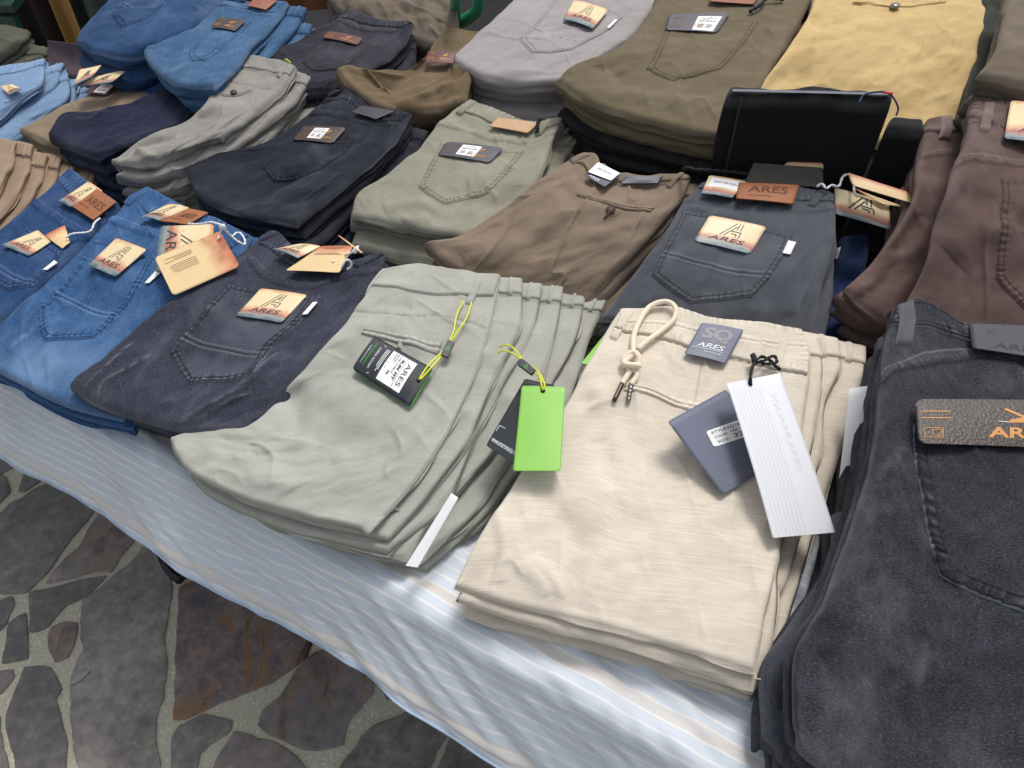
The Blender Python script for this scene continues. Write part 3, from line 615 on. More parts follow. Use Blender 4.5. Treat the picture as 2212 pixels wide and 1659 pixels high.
for i, a in enumerate(seeds):
    if near_traced(a[0], a[1], .16): continue
    poly = [(a[0] - .4, a[1] - .4), (a[0] + .4, a[1] - .4), (a[0] + .4, a[1] + .4), (a[0] - .4, a[1] + .4)]
    for b in seeds:
        if b is not a and abs(b[0] - a[0]) < .8 and abs(b[1] - a[1]) < .8 and len(poly) > 2: poly = clip(poly, a, b, .016)
    if len(poly) > 2:
        if any(near_traced(p[0], p[1], .03) for p in poly): poly = [(a[0] + .45 * (p[0] - a[0]), a[1] + .45 * (p[1] - a[1])) for p in poly]
        if any(near_traced(p[0], p[1], .01) for p in poly): continue
        polys.append((int(rsf.choice([0, 0, 2, 3, 3, 1])), densify_poly(poly, .003, i), rsf.rand()))
tag(ring_mesh(polys, 'flagstones', STONES), kind='structure')
fm = new_mesh('floor', [(-8, -3, 0), (8, -3, 0), (8, 12, 0), (-8, 12, 0)], [(0, 1, 2, 3)], MORT, smooth=False); tag(fm, kind='structure')
# a small pale leaf lying on the big stone
c = at(172, 1464, .006)
tag(new_mesh('leaf', [c + np.array([.017 * math.cos(t) * .9 + .0 , .006 * math.sin(t) * (1 + .3 * math.cos(t)), .0015 + .001 * math.cos(2 * t)]) @ np.array([[.75, .66, 0], [-.66, .75, 0], [0, 0, 1]]) - 0 for t in np.linspace(0, 2 * math.pi, 16, endpoint=False)], [tuple(range(16))], plain('dry_pale_leaf', '#a5a79a', .7)) if False else
    new_mesh('leaf', [c + np.array([.022 * math.cos(t) * .71 - .007 * math.sin(t) * .71, .022 * math.cos(t) * .71 + .007 * math.sin(t) * .71, .001 + .002 * math.cos(t) ** 2]) for t in np.linspace(0, 2 * math.pi, 16, endpoint=False)], [tuple(range(16))], plain('dry_pale_leaf', '#a5a79a', .7)),
    'small pale dry leaf lying on the large brown flagstone', 'leaf')

# ---------------------------------------------------------------- table and its cloth
E0, E1 = at(-60, 795, TZ), at(1290, 1560, TZ)            # the front edge of the table top
ed = (E1 - E0)[:2]; ed /= np.linalg.norm(ed); en = np.array([ed[1], -ed[0]])      # en points towards the floor side (outwards)
if en[1] > 0: en = -en
def tpt(a, o, z): return np.array([E0[0] + ed[0] * a + en[0] * o, E0[1] + ed[1] * a + en[1] * o, z])
def cloth_mat():
    m, nt, b = nodes('striped_cotton'); tc = nt.nodes.new('ShaderNodeTexCoord'); uv = tc.outputs['UV']; sep = nt.nodes.new('ShaderNodeSeparateXYZ')
    nt.links.new(uv, sep.inputs[0]); n = noise_n(nt, uv, 3, 3); nf = noise_n(nt, uv, 260, 3, .7); nb = noise_n(nt, uv, 14, 4, .6, .5, 1.5)
    v = math_n(nt, 'ADD', sep.outputs['Y'], math_n(nt, 'MULTIPLY', n, .006))
    s = math_n(nt, 'FRACT', math_n(nt, 'MULTIPLY', v, 1 / .0138))
    white = ramp(nt, s, [(0, (0, 0, 0, 1)), (.36, (0, 0, 0, 1)), (.44, (1, 1, 1, 1)), (.58, (1, 1, 1, 1)), (.66, (0, 0, 0, 1))])
    c = mix(nt, lin('#cbd5df'), lin('#ecebe7'), math_n(nt, 'MULTIPLY', white, math_n(nt, 'ADD', .38, math_n(nt, 'MULTIPLY', noise_n(nt, uv, 5, 2), .9))))
    s2 = math_n(nt, 'FRACT', math_n(nt, 'MULTIPLY', v, 1 / .148)); tan = ramp(nt, s2, [(.86, (0, 0, 0, 1)), (.88, (1, 1, 1, 1)), (.95, (1, 1, 1, 1)), (.97, (0, 0, 0, 1))])
    c = mix(nt, c, lin('#d6c6b2'), math_n(nt, 'MULTIPLY', tan, .5))
    c = mix(nt, c, lin('#a9abb0'), math_n(nt, 'MULTIPLY', ramp(nt, nb, [(.46, (0, 0, 0, 1)), (.75, (1, 1, 1, 1))]), .35))
    c = mix(nt, c, lin('#ffffff'), math_n(nt, 'MULTIPLY', nf, .12))
    nt.links.new(c, b.inputs['Base Color']); b.inputs['Roughness'].default_value = .85
    bp = nt.nodes.new('ShaderNodeBump'); bp.inputs['Strength'].default_value = .3; bp.inputs['Distance'].default_value = .0006
    nt.links.new(nf, bp.inputs['Height']); nt.links.new(bp.outputs[0], b.inputs['Normal']); return m
CLOTH = cloth_mat()
Lc = 3.6; na = 620; A = np.linspace(-1.2, Lc - 1.0, na)
drop_end = .125
prof = [(-.62 + .42 * t, 0.0) for t in np.linspace(0, 1, 20)] + [(-.2 + .19 * t, 0.0) for t in np.linspace(0.04, 1, 60)]
R0 = .026
prof = [(o, z) for o, z in prof if o < -R0] + [(-R0 + R0 * math.sin(a), -R0 + R0 * math.cos(a)) for a in np.linspace(0, math.pi / 2 * .93, 9)]
o1, z1 = prof[-1]; prof += [(o1 + .055 * t, z1 - (drop_end - .026) * t) for t in np.linspace(.02, 1, 60)]
V, UV = [], []; arc = 0; po = prof[0]
AL = []
for o, z in prof: arc += math.hypot(o - po[0], z - po[1]); AL.append(arc); po = (o, z)
AL = np.array(AL); m_ = len(prof) - 1; O = np.array([p[0] for p in prof])[:, None]; Z = np.array([p[1] for p in prof])[:, None]; Ag = A[None, :]
vert = np.clip(-Z / drop_end, 0, 1); topw = np.clip((O + .35) / .35, 0, 1) * (Z > -.004)
hemlen = .006 * fbm(Ag / .35, 0 * Ag + 5, 4, 2) + .045 * np.clip((Ag - .9) / .9, 0, 1)
Zd = Z * (1 + vert * hemlen / drop_end * 1.0)
billow = vert * (.006 * fbm(Ag / .22, Z / .5, 2, 2) + .0010 * np.sin(Ag / .055 + 2 * noise(Ag / .2, 0 * Ag, 3))) + (.0025 * fbm(Ag / .05, Z / .06, 8, 2) + .0035 * fbm((Ag + Z * 1.5) / .05, (Z - Ag * .1) / .2, 18, 2)) * vert * (1.15 - vert) + (.0024 * fbm((Ag + Z * 2.2) / .045, (Z + Ag * .15) / .045, 28, 3)) * np.clip(vert * 4, 0, 1) + .0022 * np.exp(-((Z + drop_end - .018) / .004) ** 2)
crink = (.0035 * fbm((Ag + O * .6) / .10, O / .045, 12, 3) + .0045 * fbm((Ag - O) / .04, O / .03, 15, 2)) * (Z > -R0 * .6)
for (ca, co, ang, Lg, am) in [(.30, -.05, .25, .10, .006), (.62, -.06, .35, .14, .008), (.95, -.07, .2, .16, .007), (1.2, -.05, .3, .14, .008), (1.5, -.09, .22, .2, .009), (1.75, -.12, .3, .2, .009), (1.28, -.02, -.5, .05, .004), (.1, -.04, .3, .1, .006)]:
    x = (Ag - ca) * math.cos(ang) + (O - co) * math.sin(ang); y = -(Ag - ca) * math.sin(ang) + (O - co) * math.cos(ang)
    crink = crink + .5 * am * np.exp(-(x / Lg) ** 2) * np.exp(-(y / .012) ** 2) * (Z > -R0)
crink = np.clip(crink, -.001, .02)
PX = E0[0] + ed[0] * Ag + en[0] * (O + billow); PY = E0[1] + ed[1] * Ag + en[1] * (O + billow); PZ = TZ + Zd + crink + 0 * Ag
Vc = np.stack([PX, PY, PZ], 2).reshape(-1, 3); uvc = np.stack([Ag + 0 * O, np.repeat(AL[:, None], na, 1)], 2).reshape(-1, 2)
cl = new_mesh('tablecloth', Vc, grid_faces(m_, na - 1), CLOTH, None, uvc)
sol = cl.modifiers.new('s', 'SOLIDIFY'); sol.thickness = .0012; sol.offset = -1
tag(cl, 'pale blue striped cotton cloth draped over the long display table', 'tablecloth')
hemV = []; 
# stitched hem cord at the lower border
hm = Vc.reshape(m_ + 1, na, 3)[-1]; hem = tube('hem', hm[::4] + np.array([0, 0, .001]), .0018, plain('hem_cotton', '#a9bccf', .9, var=.1), cl, seg=6, res=300)
back = [at(*p, TZ - .006) for p in ((-420, 150), (60, 112), (130, 100), (330, 62), (700, 22), (1000, -10), (1500, -70), (2500, -70))]; fr_ = [tpt(a_, -.70, TZ - .006) for a_ in (3.2, 2.4, 1.4, .9, .6, .3, 0, -.8)]
DV, DU = [], []
for i in range(12):
    for j in range(8): q = fr_[7 - j] * (1 - i / 11) + back[j] * (i / 11); DV.append(q); DU.append((q[0], q[1]))
dk = new_mesh('tablecloth', DV, grid_faces(11, 7), fabric('dark_gap_sheet', '#1d1c1e', 'twill'), None, DU); dk.modifiers.new('s', 'SOLIDIFY').thickness = .002; tag(dk, 'added dark sheet under the rear rows, darkening the gaps between stacks', 'tablecloth')  # added dark sheet: makes the gaps between rear stacks read dark
# table
def box(name, c, ax, ay, sz, mat, parent, bev=.004):
    """box with footprint half-vectors ax, ay (2D) and height sz, centred at c"""
    c = np.array(c); V = []
    for z in (-sz / 2, sz / 2):
        for sx, sy in ((-1, -1), (1, -1), (1, 1), (-1, 1)): V.append([c[0] + sx * ax[0] + sy * ay[0], c[1] + sx * ax[1] + sy * ay[1], c[2] + z])
    o = new_mesh(name, V, [(0, 3, 2, 1), (4, 5, 6, 7), (0, 1, 5, 4), (1, 2, 6, 5), (2, 3, 7, 6), (3, 0, 4, 7)], mat, parent, smooth=False)
    b = o.modifiers.new('b', 'BEVEL'); b.width = bev; b.segments = 2; return o
tblc = tpt(.6, -.95, 0); table = empty('folding_table', tblc)
tag(table, 'long folding table hidden beneath the striped cloth with a black tube foot', 'table')
box('tabletop', tpt(.7, -.40, TZ - .030), ed * 1.6, en * .36, .028, plain('table_board', '#8a8378', .6), table)
BLK = plain('black_tube', '#14161b', .35)
f0 = at(352, 1195, .03); f1 = at(390, 1250, .016)
ddir = (f1 - f0)[:2] / np.linalg.norm((f1 - f0)[:2])
leg = [at(343, 1165, .09), at(350, 1195, .045), at(358, 1215, .024), at(372, 1236, .014), at(391, 1252, .013)]
top = tpt(np.dot((leg[0] - E0)[:2], ed) , -.25, TZ - .03)
tube('leg', [top, top * .5 + leg[0] * .5 + np.array([0, 0, -.02]), leg[0], *leg[1:]], .0125, BLK, table, seg=14, res=80)
for a in (2.0,):
    q = tpt(a, -.25, 0); tube('leg', [q + [0, 0, TZ - .03], q + [0, 0, .1], q + [.02, -.03, .02], q + [.07, -.09, .014]], .0125, BLK, table, seg=14)
for a in (-.8, .5, 2.0):
    q = tpt(a, -.85, 0); tube('leg', [q + [0, 0, TZ - .03], q + [0, 0, .1], q + [.02, .03, .02], q + [.07, .09, .014]], .0125, BLK, table, seg=14)
# ---------------------------------------------------------------- fabrics
FB = {
 'A': fabric('deep_blue_denim', '#1a3965', 'denim', '#4670a2', '#1b2c50'), 'B': fabric('mid_blue_denim', '#21497c', 'denim', '#6291bf', '#1f3a66'),
 'C': fabric('dark_grey_denim', '#2e303c', 'denim', '#62667a', '#24252e'), 'D': fabric('grey_green_twill', '#a6a69c', 'twill', '#c2c2ba', '#7c7f74'),
 'E': fabric('cream_slub_linen', '#d8cdbc', 'slub', '#efe6d6', '#b5a58c', mott=.06), 'F': fabric('washed_black_denim', '#1a1c22', 'denim', '#62646f', '#15161b'),
 'G': fabric('tan_twill', '#97826c', 'twill', '#bca286'), 'H': fabric('navy_twill', '#1c2238', 'twill', '#303850', '#171a28'),
 'I': fabric('khaki_twill', '#8b7a66', 'twill', '#a59580', '#5d503f'), 'J': fabric('light_blue_denim', '#7f9fc4', 'denim', '#a9c3df', '#4d6a90'),
 'K': fabric('olive_twill', '#55564a', 'twill', '#73746a', '#34352d'), 'L': fabric('blue_denim', '#22416a', 'denim', '#446b98', '#1c3150'),
 'M': fabric('washed_blue_denim', '#345981', 'denim', '#6b93b8', '#22426a'), 'N': fabric('warm_grey_twill', '#918d86', 'twill', '#aaa69f', '#68645e'),
 'O': fabric('ink_denim', '#1c1f2a', 'denim', '#383c4a', '#12131a'), 'P': fabric('sage_twill', '#8d8b7b', 'twill', '#b0b09e', '#65654f'),
 'Q': fabric('brown_brushed_twill', '#847463', 'twill', '#a08b7a', '#54453a'), 'R': fabric('charcoal_twill', '#50535a', 'twill', '#7c8088', '#2c2e34'),
 'S': fabric('navy_blue_denim', '#182d58', 'denim', '#294878', '#13203c'), 'T': fabric('burgundy_brown_denim', '#604d48', 'twill', '#917e78', '#3f302e'),
 'U': fabric('black_twill', '#19191b', 'twill', '#303034', '#0b0b0c'), 'V': fabric('mustard_cotton', '#c9ad79', 'twill', '#e6cf95', '#a9873f'),
 'W': fabric('olive_brown_denim', '#6a5f4a', 'twill', '#8a7e66', '#473a2b'), 'X': fabric('lilac_grey_twill', '#9d9796', 'twill', '#b8b2b0', '#6f676d'),
 'Y': fabric('dark_indigo_denim', '#2c2c38', 'denim', '#46434e', '#5a4436'), 'Z': fabric('drab_brown_twill', '#6d5d46', 'twill', '#87765c', '#493c2a'),
 'AA': fabric('taupe_twill', '#6d6154', 'twill', '#85796a', '#4a4036'), 'CC': fabric('bottle_green_twill', '#2b3028', 'twill', '#3c4238'),
 'lining': fabric('pocket_lining', '#c9d2dc', 'twill'),
}
GR = "trousers stacked on the stall"
# ================= front row
A = stack('folded_jeans', FB['A'], 'deep blue jeans', 'deep blue washed jeans on the stack at the left edge of the front row', GR,
    T=[(150, 357, 14), (200, 394, 13.5), (262, 440, 13)], R=[(225, 480, 12), (120, 590, 10), (0, 690, 8)], B=[(-330, 740, 5.5), (-240, 790, 5.5), (-120, 800, 5.5)],
    L=[(95, 412, 13.5), (-20, 500, 12), (-180, 610, 9)], layers=3, fan=((1.6, .6), (.4, 0)), seed=1, cat='jeans', under='the stack left of the mid blue jeans',
    feats=[('seam', [(50, 425), (75, 436), (120, 467), (170, 498), (206, 512)], {'w': .007}), ('crease', [(60, 640), (150, 585), (215, 520)], {'a': .004, 'w': .02})])
B = stack('folded_jeans', FB['B'], 'mid blue jeans', 'mid blue washed jeans with a large cream hang tag on top of their stack', GR,
    T=[(322, 399, 15), (400, 446, 14.5), (470, 470, 14.5), (545, 503, 14)], R=[(500, 600, 12.5), (400, 720, 10), (310, 820, 8.5)], B=[(-90, 760, 7.5), (20, 812, 7.5), (130, 868, 7), (262, 905, 6)],
    L=[(262, 442, 14.5), (190, 512, 13.4), (90, 612, 11), (0, 690, 9)], layers=3, lt=7, fan=((2.2, .6), (.4, .2)), seed=2, cat='jeans', under='the stack with the large cream hang tag',
    rolls=(1, 3, 2, 1), feats=[('seam', [(228, 468), (262, 480), (300, 494), (347, 506), (420, 520)], {'w': .007, 'a': .002}), ('crease', [(-20, 740), (110, 660), (220, 580)], {'a': -.004, 'w': .03}),
      ('crease', [(20, 760), (90, 700)], {'a': .003, 'w': .01, 'wear': .4}), ('crease', [(260, 730), (350, 640), (410, 560)], {'a': .004, 'w': .02}), ('stain', [(60, 790), (190, 800)], {'wear': .35, 'w': .05})])
C = stack('folded_jeans', FB['C'], 'dark grey jeans', 'dark grey jeans with sunset print cards on top of their stack', GR,
    T=[(562, 512, 16), (600, 498, 16), (640, 530, 15), (720, 565, 14.5), (778, 552, 15), (836, 536, 15)], R=[(812, 600, 14), (745, 700, 12.5), (650, 830, 10.5)],
    B=[(142, 828, 9.5), (200, 868, 9.3), (300, 900, 9), (400, 926, 9), (528, 940, 8.5)], L=[(470, 575, 15.4), (365, 648, 14), (240, 747, 11.5)], layers=4, fan=((1.0, -.6), (1.2, .5)), seed=3, cat='jeans',
    under='the dark grey stack', rolls=(1, 2, 1, 1),
    feats=[('seam', [(545, 560), (590, 598), (665, 616), (715, 603), (760, 588), (805, 582)], {'w': .006, 'dark': .7, 'wear': .2}),
           ('crease', [(185, 842), (225, 800), (290, 735)], {'a': .004, 'w': .006, 'wear': .8}), ('crease', [(215, 858), (235, 825), (330, 765)], {'a': .004, 'w': .006, 'wear': .8}),
           ('crease', [(390, 915), (430, 885), (520, 840), (600, 760)], {'a': .006, 'w': .010, 'wear': .6}), ('crease', [(425, 915), (470, 880), (540, 850)], {'a': .004, 'w': .007, 'wear': .6}),
           ('crease', [(160, 820), (175, 790), (190, 770)], {'a': .003, 'w': .006, 'wear': .6}), ('crease', [(300, 640 + 120), (420, 660)], {'a': -.004, 'w': .02}), ('crease', [(620, 880), (700, 740), (780, 620)], {'a': -.004, 'w': .012})])
D = stack('folded_chinos', FB['D'], 'grey green chinos', 'grey green chinos with a black swing tag on top of the front stack', GR,
    T=[(828, 577, 14.5), (900, 572, 14.5), (1000, 583, 14.5), (1084, 588, 14)], R=[(1062, 690, 13), (1028, 800, 12), (975, 920, 10.5), (900, 1035, 9.5)],
    B=[(356, 938, 8), (400, 1010, 8), (520, 1070, 8), (660, 1112, 8), (800, 1148, 8)], L=[(775, 650, 14), (700, 745, 13), (612, 835, 11), (530, 915, 9.5), (430, 918, 8.5)],
    layers=6, lt=12, fan=((3.3, .15), (1.25, -.45)), seed=4, jit=.007, lower_rolls=(2, 3, 2, 1), cat='chinos', under='the grey green stack', rolls=(2, 2, 1, 1), rows=24, amp=.0045, n=190, m=190,
    feats=[('line', [(748, 664), (810, 675), (878, 686), (943, 685), (1000, 695), (1050, 711)], {'a': .002, 'pk': .0005}), ('soft', [(610, 840), (640, 900), (610, 940)], {'a': -.008, 'w': .03}),
           ('crease', [(620, 830), (635, 880), (615, 930)], {'a': -.007, 'w': .016}), ('crease', [(640, 740 + 95), (760, 870), (900, 905)], {'a': .005, 'w': .03}),
           ('crease', [(560, 980), (700, 960), (860, 1010)], {'a': -.005, 'w': .03}), ('crease', [(420, 960), (520, 1000), (640, 1060)], {'a': .006, 'w': .02}), ('crease', [(720, 745), (745, 770), (730, 800)], {'a': -.004, 'w': .012}),
           ('crease', [(820, 650), (850, 665), (890, 660)], {'a': -.003, 'w': .012})])
E = stack('drawstring_trousers', FB['E'], 'cream slub trousers', 'cream drawstring trousers with a slate tag and white ribbed tag on top', GR,
    T=[(1338, 664, 14), (1443, 660, 14), (1520, 684, 14), (1640, 692, 14), (1738, 702, 14)], R=[(1756, 760, 13.6), (1746, 850, 12.5), (1730, 960, 11), (1692, 1167, 9.5), (1660, 1320, 8.5)],
    B=[(976, 1266, 6), (1100, 1304, 6), (1300, 1350, 6.3), (1480, 1405, 6.3), (1634, 1458, 6.3)], L=[(1266, 786, 12.8), (1218, 876, 11.5), (1104, 1045, 9.5), (1030, 1155, 8)],
    layers=4, lt=9, fan=((3.1, .25), (.5, -.3)), seed=5, cat='trousers', under='the cream stack', lower_rolls=(2, 3, 1, 1), rolls=(2, 2, 1, 1), rows=20, amp=.0030, n=190, m=200,
    feats=[('line', [(1326, 712), (1345, 717), (1423, 731), (1476, 748), (1578, 773), (1660, 794), (1742, 812)], {'a': .002, 'pk': .0006}), ('line', [(1518, 775), (1505, 850), (1500, 872)], {'a': .0006}),
           ('crease', [(1285, 880), (1310, 980), (1330, 1060)], {'a': -.006, 'w': .014}), ('crease', [(1270, 830), (1300, 860), (1290, 950)], {'a': .005, 'w': .014}), ('crease', [(1345, 860), (1360, 940), (1420, 1010), (1480, 1050)], {'a': -.005, 'w': .018}),
           ('crease', [(1060, 1090), (1090, 1180), (1080, 1260)], {'a': .004, 'w': .007}), ('crease', [(1110, 1120), (1125, 1200), (1180, 1290)], {'a': .004, 'w': .009}), ('crease', [(1150, 1040), (1190, 1090), (1260, 1200)], {'a': -.004, 'w': .015}),
           ('crease', [(1150, 1200), (1220, 1290)], {'a': .003, 'w': .007}), ('crease', [(1560, 1160), (1630, 1100), (1700, 1085)], {'a': -.005, 'w': .015}), ('crease', [(1480, 870), (1540, 960), (1500, 1060)], {'a': .004, 'w': .02})])
F = stack('folded_jeans', FB['F'], 'washed black jeans', 'washed black jeans with a gold printed card, nearest stack at the right edge', GR,
    T=[(1932, 652, 22), (1985, 646, 22), (2030, 666, 22), (2095, 697, 22), (2250, 702, 22), (2440, 725, 22)], R=[(2560, 900, 20), (2640, 1250, 17)],
    B=[(1716, 1560, 13), (1755, 1650, 13), (2000, 1740, 13), (2700, 1800, 13)], L=[(1910, 780, 21.5), (1893, 960, 20), (1845, 1120, 18), (1785, 1290, 16), (1722, 1400, 14)], n=220, m=220,
    layers=6, fan=((.2, .5), (.1, .1)), seed=6, cat='jeans', under='the nearest black stack', rolls=(1, 1, 1, 1), amp=.004,
    feats=[('seam', [(1900, 812), (1920, 800), (1959, 787), (2034, 767), (2109, 765), (2212, 777), (2350, 800)], {'w': .0065, 'a': .0022, 'wear': .7}),
           ('crease', [(1820, 1330), (1900, 1240), (1980, 1180)], {'a': -.004, 'w': .02}), ('crease', [(1880, 1060), (1930, 990), (1970, 960)], {'a': .004, 'w': .014, 'wear': .3}), ('crease', [(1780, 1420), (1860, 1400), (1990, 1490)], {'a': .005, 'w': .02}),
           ('crease', [(1750, 1350), (1790, 1380), (1780, 1480)], {'a': -.005, 'w': .012})])
FX = Garment(T=[(1800, 1105, 8), (1880, 1105, 8.5)], R=[(1830, 1300, 8.5)], B=[(1648, 1590, 6.5), (1780, 1680, 7)], L=[(1790, 1205, 8), (1706, 1345, 7.6), (1650, 1430, 7)], layers=1, n=60, m=90, thick=.05, seed=61, rolls=(1, 2, 1, 2), amp=.004)
tag(FX.build('folded_jeans', fabric('slate_denim', '#3b3d46', 'denim', '#5d606b'), 14), 'slate grey jeans poking out beneath the washed black jeans beside the cream stack', 'jeans', GR)
# ================= middle row
G_ = stack('folded_chinos', FB['G'], 'tan chinos', 'tan chinos fanned out at the left edge behind the deep blue jeans', GR,
    T=[(-90, 296, 13), (-20, 296, 13), (38, 304, 13)], R=[(0, 400, 11), (-60, 480, 9)], B=[(-330, 560, 7), (-200, 590, 7), (-100, 590, 7)], L=[(-180, 380, 11)],
    layers=6, lt=12, fan=((2.6, -.4), (1.6, .2)), n=70, m=70, seed=7, cat='chinos', under='the tan stack', rolls=(2, 3, 1, 1))
H = stack('folded_chinos', FB['H'], 'navy chinos', 'plain navy chinos lying left of the light grey chinos', GR,
    T=[(385, 172, 18), (458, 180, 18)], R=[(425, 225, 17), (350, 278, 16), (280, 308, 15)], B=[(98, 288, 14), (140, 312, 13.5), (205, 334, 13.5)], L=[(312, 207, 17.5), (190, 236, 16.5), (128, 242, 15.5)],
    layers=5, fan=((.7, -.2), (.8, -.6)), n=90, m=90, seed=8, cat='chinos', under='the navy stack')
I_ = stack('folded_jeans', FB['I'], 'khaki jeans', 'khaki jeans under a small brown card, left of the navy chinos', GR,
    T=[(300, 150, 15), (385, 170, 15)], R=[(300, 215, 14), (200, 260, 13)], B=[(34, 275, 11), (90, 302, 11), (130, 312, 11)], L=[(220, 185, 14.5), (120, 232, 13)],
    layers=4, fan=((.6, -.3), (-.3, -.2)), n=80, m=80, seed=9, cat='jeans', under='the khaki stack', rolls=(1, 2, 1, 1))
J = stack('folded_jeans', FB['J'], 'light blue jeans', 'light blue jeans fanned out at the left edge', GR,
    T=[(-40, 152, 16), (30, 138, 16), (98, 122, 16)], R=[(88, 175, 15), (30, 222, 13)], B=[(-230, 300, 10), (-120, 320, 10), (-60, 300, 10)], L=[(-120, 210, 13)],
    layers=6, lt=12, fan=((2.2, -.3), (1.2, .1)), n=80, m=80, seed=10, cat='jeans', under='the light blue stack', rolls=(2, 3, 1, 1))
K = stack('folded_chinos', FB['K'], 'olive chinos', 'olive green chinos at the far left behind the light blue jeans', GR,
    T=[(-60, 50, 19), (10, 52, 19), (62, 58, 18.5)], R=[(40, 90, 17)], B=[(-240, 150, 14), (-120, 160, 14), (-40, 145, 14)], L=[(-150, 100, 16)],
    layers=5, fan=((3.2, -1.0), (2.6, 0)), n=60, m=60, seed=11, cat='chinos', under='the olive stack', rolls=(2, 2, 1, 1))
Nn_ = stack('folded_chinos', FB['N'], 'light grey chinos', 'light warm grey chinos with a yellow thread on the waistband', GR,
    T=[(503, 114, 22), (560, 122, 22), (642, 139, 22)], R=[(610, 185, 21), (545, 245, 19.5), (485, 292, 18)], B=[(228, 338, 15), (300, 350, 15), (370, 335, 15.5), (430, 312, 16)], L=[(470, 160, 21.5), (435, 222, 20), (390, 262, 18), (300, 300, 16)],
    layers=6, lt=11, fan=((1.8, -.5), (.9, -.5)), n=110, m=110, seed=12, cat='chinos', under='the light grey stack', rolls=(2, 2, 1, 1), amp=.005,
    feats=[('crease', [(240, 345), (300, 315), (380, 300)], {'a': -.008, 'w': .014}), ('line', [(478, 172), (530, 178), (585, 190), (612, 196)], {'a': .002}), ('line', [(497, 141), (560, 152), (620, 166)], {'a': .002}),
           ('crease', [(300, 325), (330, 345)], {'a': .008, 'w': .01}), ('crease', [(430, 250), (470, 230), (520, 235)], {'a': .004, 'w': .015})])
O_ = stack('folded_jeans', FB['O'], 'ink blue jeans', 'ink blue jeans with a brown price card beside the sage jeans', GR,
    T=[(706, 208, 20.5), (765, 186, 20.5), (800, 228, 19.5), (892, 239, 20)], R=[(855, 300, 18.5), (780, 370, 17), (710, 430, 15)], B=[(394, 358, 14), (430, 420, 14), (520, 462, 14), (640, 480, 14)], L=[(640, 260, 19.5), (550, 312, 17.5), (460, 328, 15.5)],
    layers=6, lt=11, fan=((1.7, -.6), (1.1, -.4)), n=130, m=130, seed=13, cat='jeans', under='the ink blue stack', rolls=(1, 2, 1, 1),
    feats=[('seam', [(672, 228), (700, 240), (760, 258), (800, 268), (850, 266)], {'w': .006, 'a': .0016, 'wear': .2}), ('crease', [(560, 440), (640, 380), (760, 300)], {'a': -.006, 'w': .016})])
P_ = stack('folded_jeans', FB['P'], 'sage green jeans', 'sage green jeans with a tan waist patch and a dark price card', GR,
    T=[(1008, 217, 19.5), (1080, 238, 19), (1150, 262, 18.5), (1222, 250, 19)], R=[(1196, 300, 18), (1165, 380, 17), (1130, 450, 15)], B=[(754, 462, 14), (850, 480, 14), (960, 498, 14), (1090, 520, 14)], L=[(945, 265, 18.8), (900, 318, 17.5), (830, 375, 16.2), (768, 415, 15.2)],
    layers=6, lt=12, fan=((1.6, .1), (-.2, -.5)), n=160, m=160, seed=14, cat='jeans', under='the sage stack', rolls=(1, 2, 1, 1), amp=.004,
    feats=[('seam', [(940, 266), (985, 272), (1050, 292), (1106, 302), (1160, 300), (1198, 286)], {'w': .007, 'a': .002, 'wear': .5}), ('crease', [(830, 455), (900, 440), (960, 460)], {'a': .005, 'w': .014}), ('crease', [(1020, 330 + 100), (1080, 440), (1120, 400)], {'a': -.004, 'w': .015}),
           ('crease', [(1080, 345), (1110, 365)], {'a': .003, 'w': .006}), ('crease', [(870, 480), (930, 470)], {'a': .004, 'w': .01})])
Q_ = stack('folded_chinos', FB['Q'], 'brown chinos', 'brown chinos with a buttoned back pocket and a navy waist patch', GR,
    T=[(1228, 345, 19.5), (1284, 333, 20), (1312, 362, 19.3), (1400, 374, 19.3), (1498, 371, 19.3)], R=[(1470, 430, 18), (1400, 510, 15.5), (1320, 595, 11.8)], B=[(910, 518, 14), (980, 580, 12), (1100, 628, 9.5), (1262, 662, 8)], L=[(1150, 394, 18.6), (1060, 450, 17), (985, 495, 15.6)],
    layers=5, lt=8, fan=((1.2, -.1), (1.5, -.2)), n=160, m=160, seed=15, cat='chinos', under='the brown stack', rolls=(2, 2, 1, 1), amp=.005,
    feats=[('soft', [(930, 512), (1000, 500), (1070, 460), (1140, 420)], {'a': -.009, 'w': .02}), ('crease', [(1000, 560), (1120, 520), (1260, 450), (1330, 400 + 70)], {'a': .006, 'w': .018}), ('crease', [(1115, 480), (1160, 530), (1170, 560)], {'a': -.005, 'w': .02}),
           ('crease', [(1210, 400), (1235, 430), (1235, 460)], {'a': -.006, 'w': .012}), ('line', [(1248, 353), (1270, 375), (1315, 396), (1370, 398), (1440, 396)], {'a': .002}), ('line', [(1295, 423), (1320, 402)], {'a': .001})])
R_ = stack('folded_jeans', FB['R'], 'charcoal jeans', 'charcoal jeans with a tan leather waist patch and a sunset card on the pocket', GR,
    T=[(1512, 392, 20.5), (1600, 386, 20.5), (1700, 396, 20.5), (1806, 411, 20.5)], R=[(1807, 507, 19), (1782, 607, 16), (1766, 690, 12.5)], B=[(1288, 690, 11.5), (1400, 690, 11.3), (1600, 712, 11), (1757, 722, 11)], L=[(1475, 430, 20), (1440, 490, 18.5), (1380, 570, 16), (1322, 650, 13)],
    layers=7, fan=((.35, .3), (.9, -.4)), n=160, m=160, seed=16, cat='jeans', under='the charcoal stack', rolls=(1, 1, 1, 1), amp=.003,
    feats=[('seam', [(1470, 428), (1560, 438), (1660, 448), (1740, 450), (1806, 448)], {'w': .007, 'a': .0014, 'wear': .12, 'dark': .35}), ('crease', [(1480, 445), (1540, 460), (1600, 470)], {'a': .003, 'w': .008})])
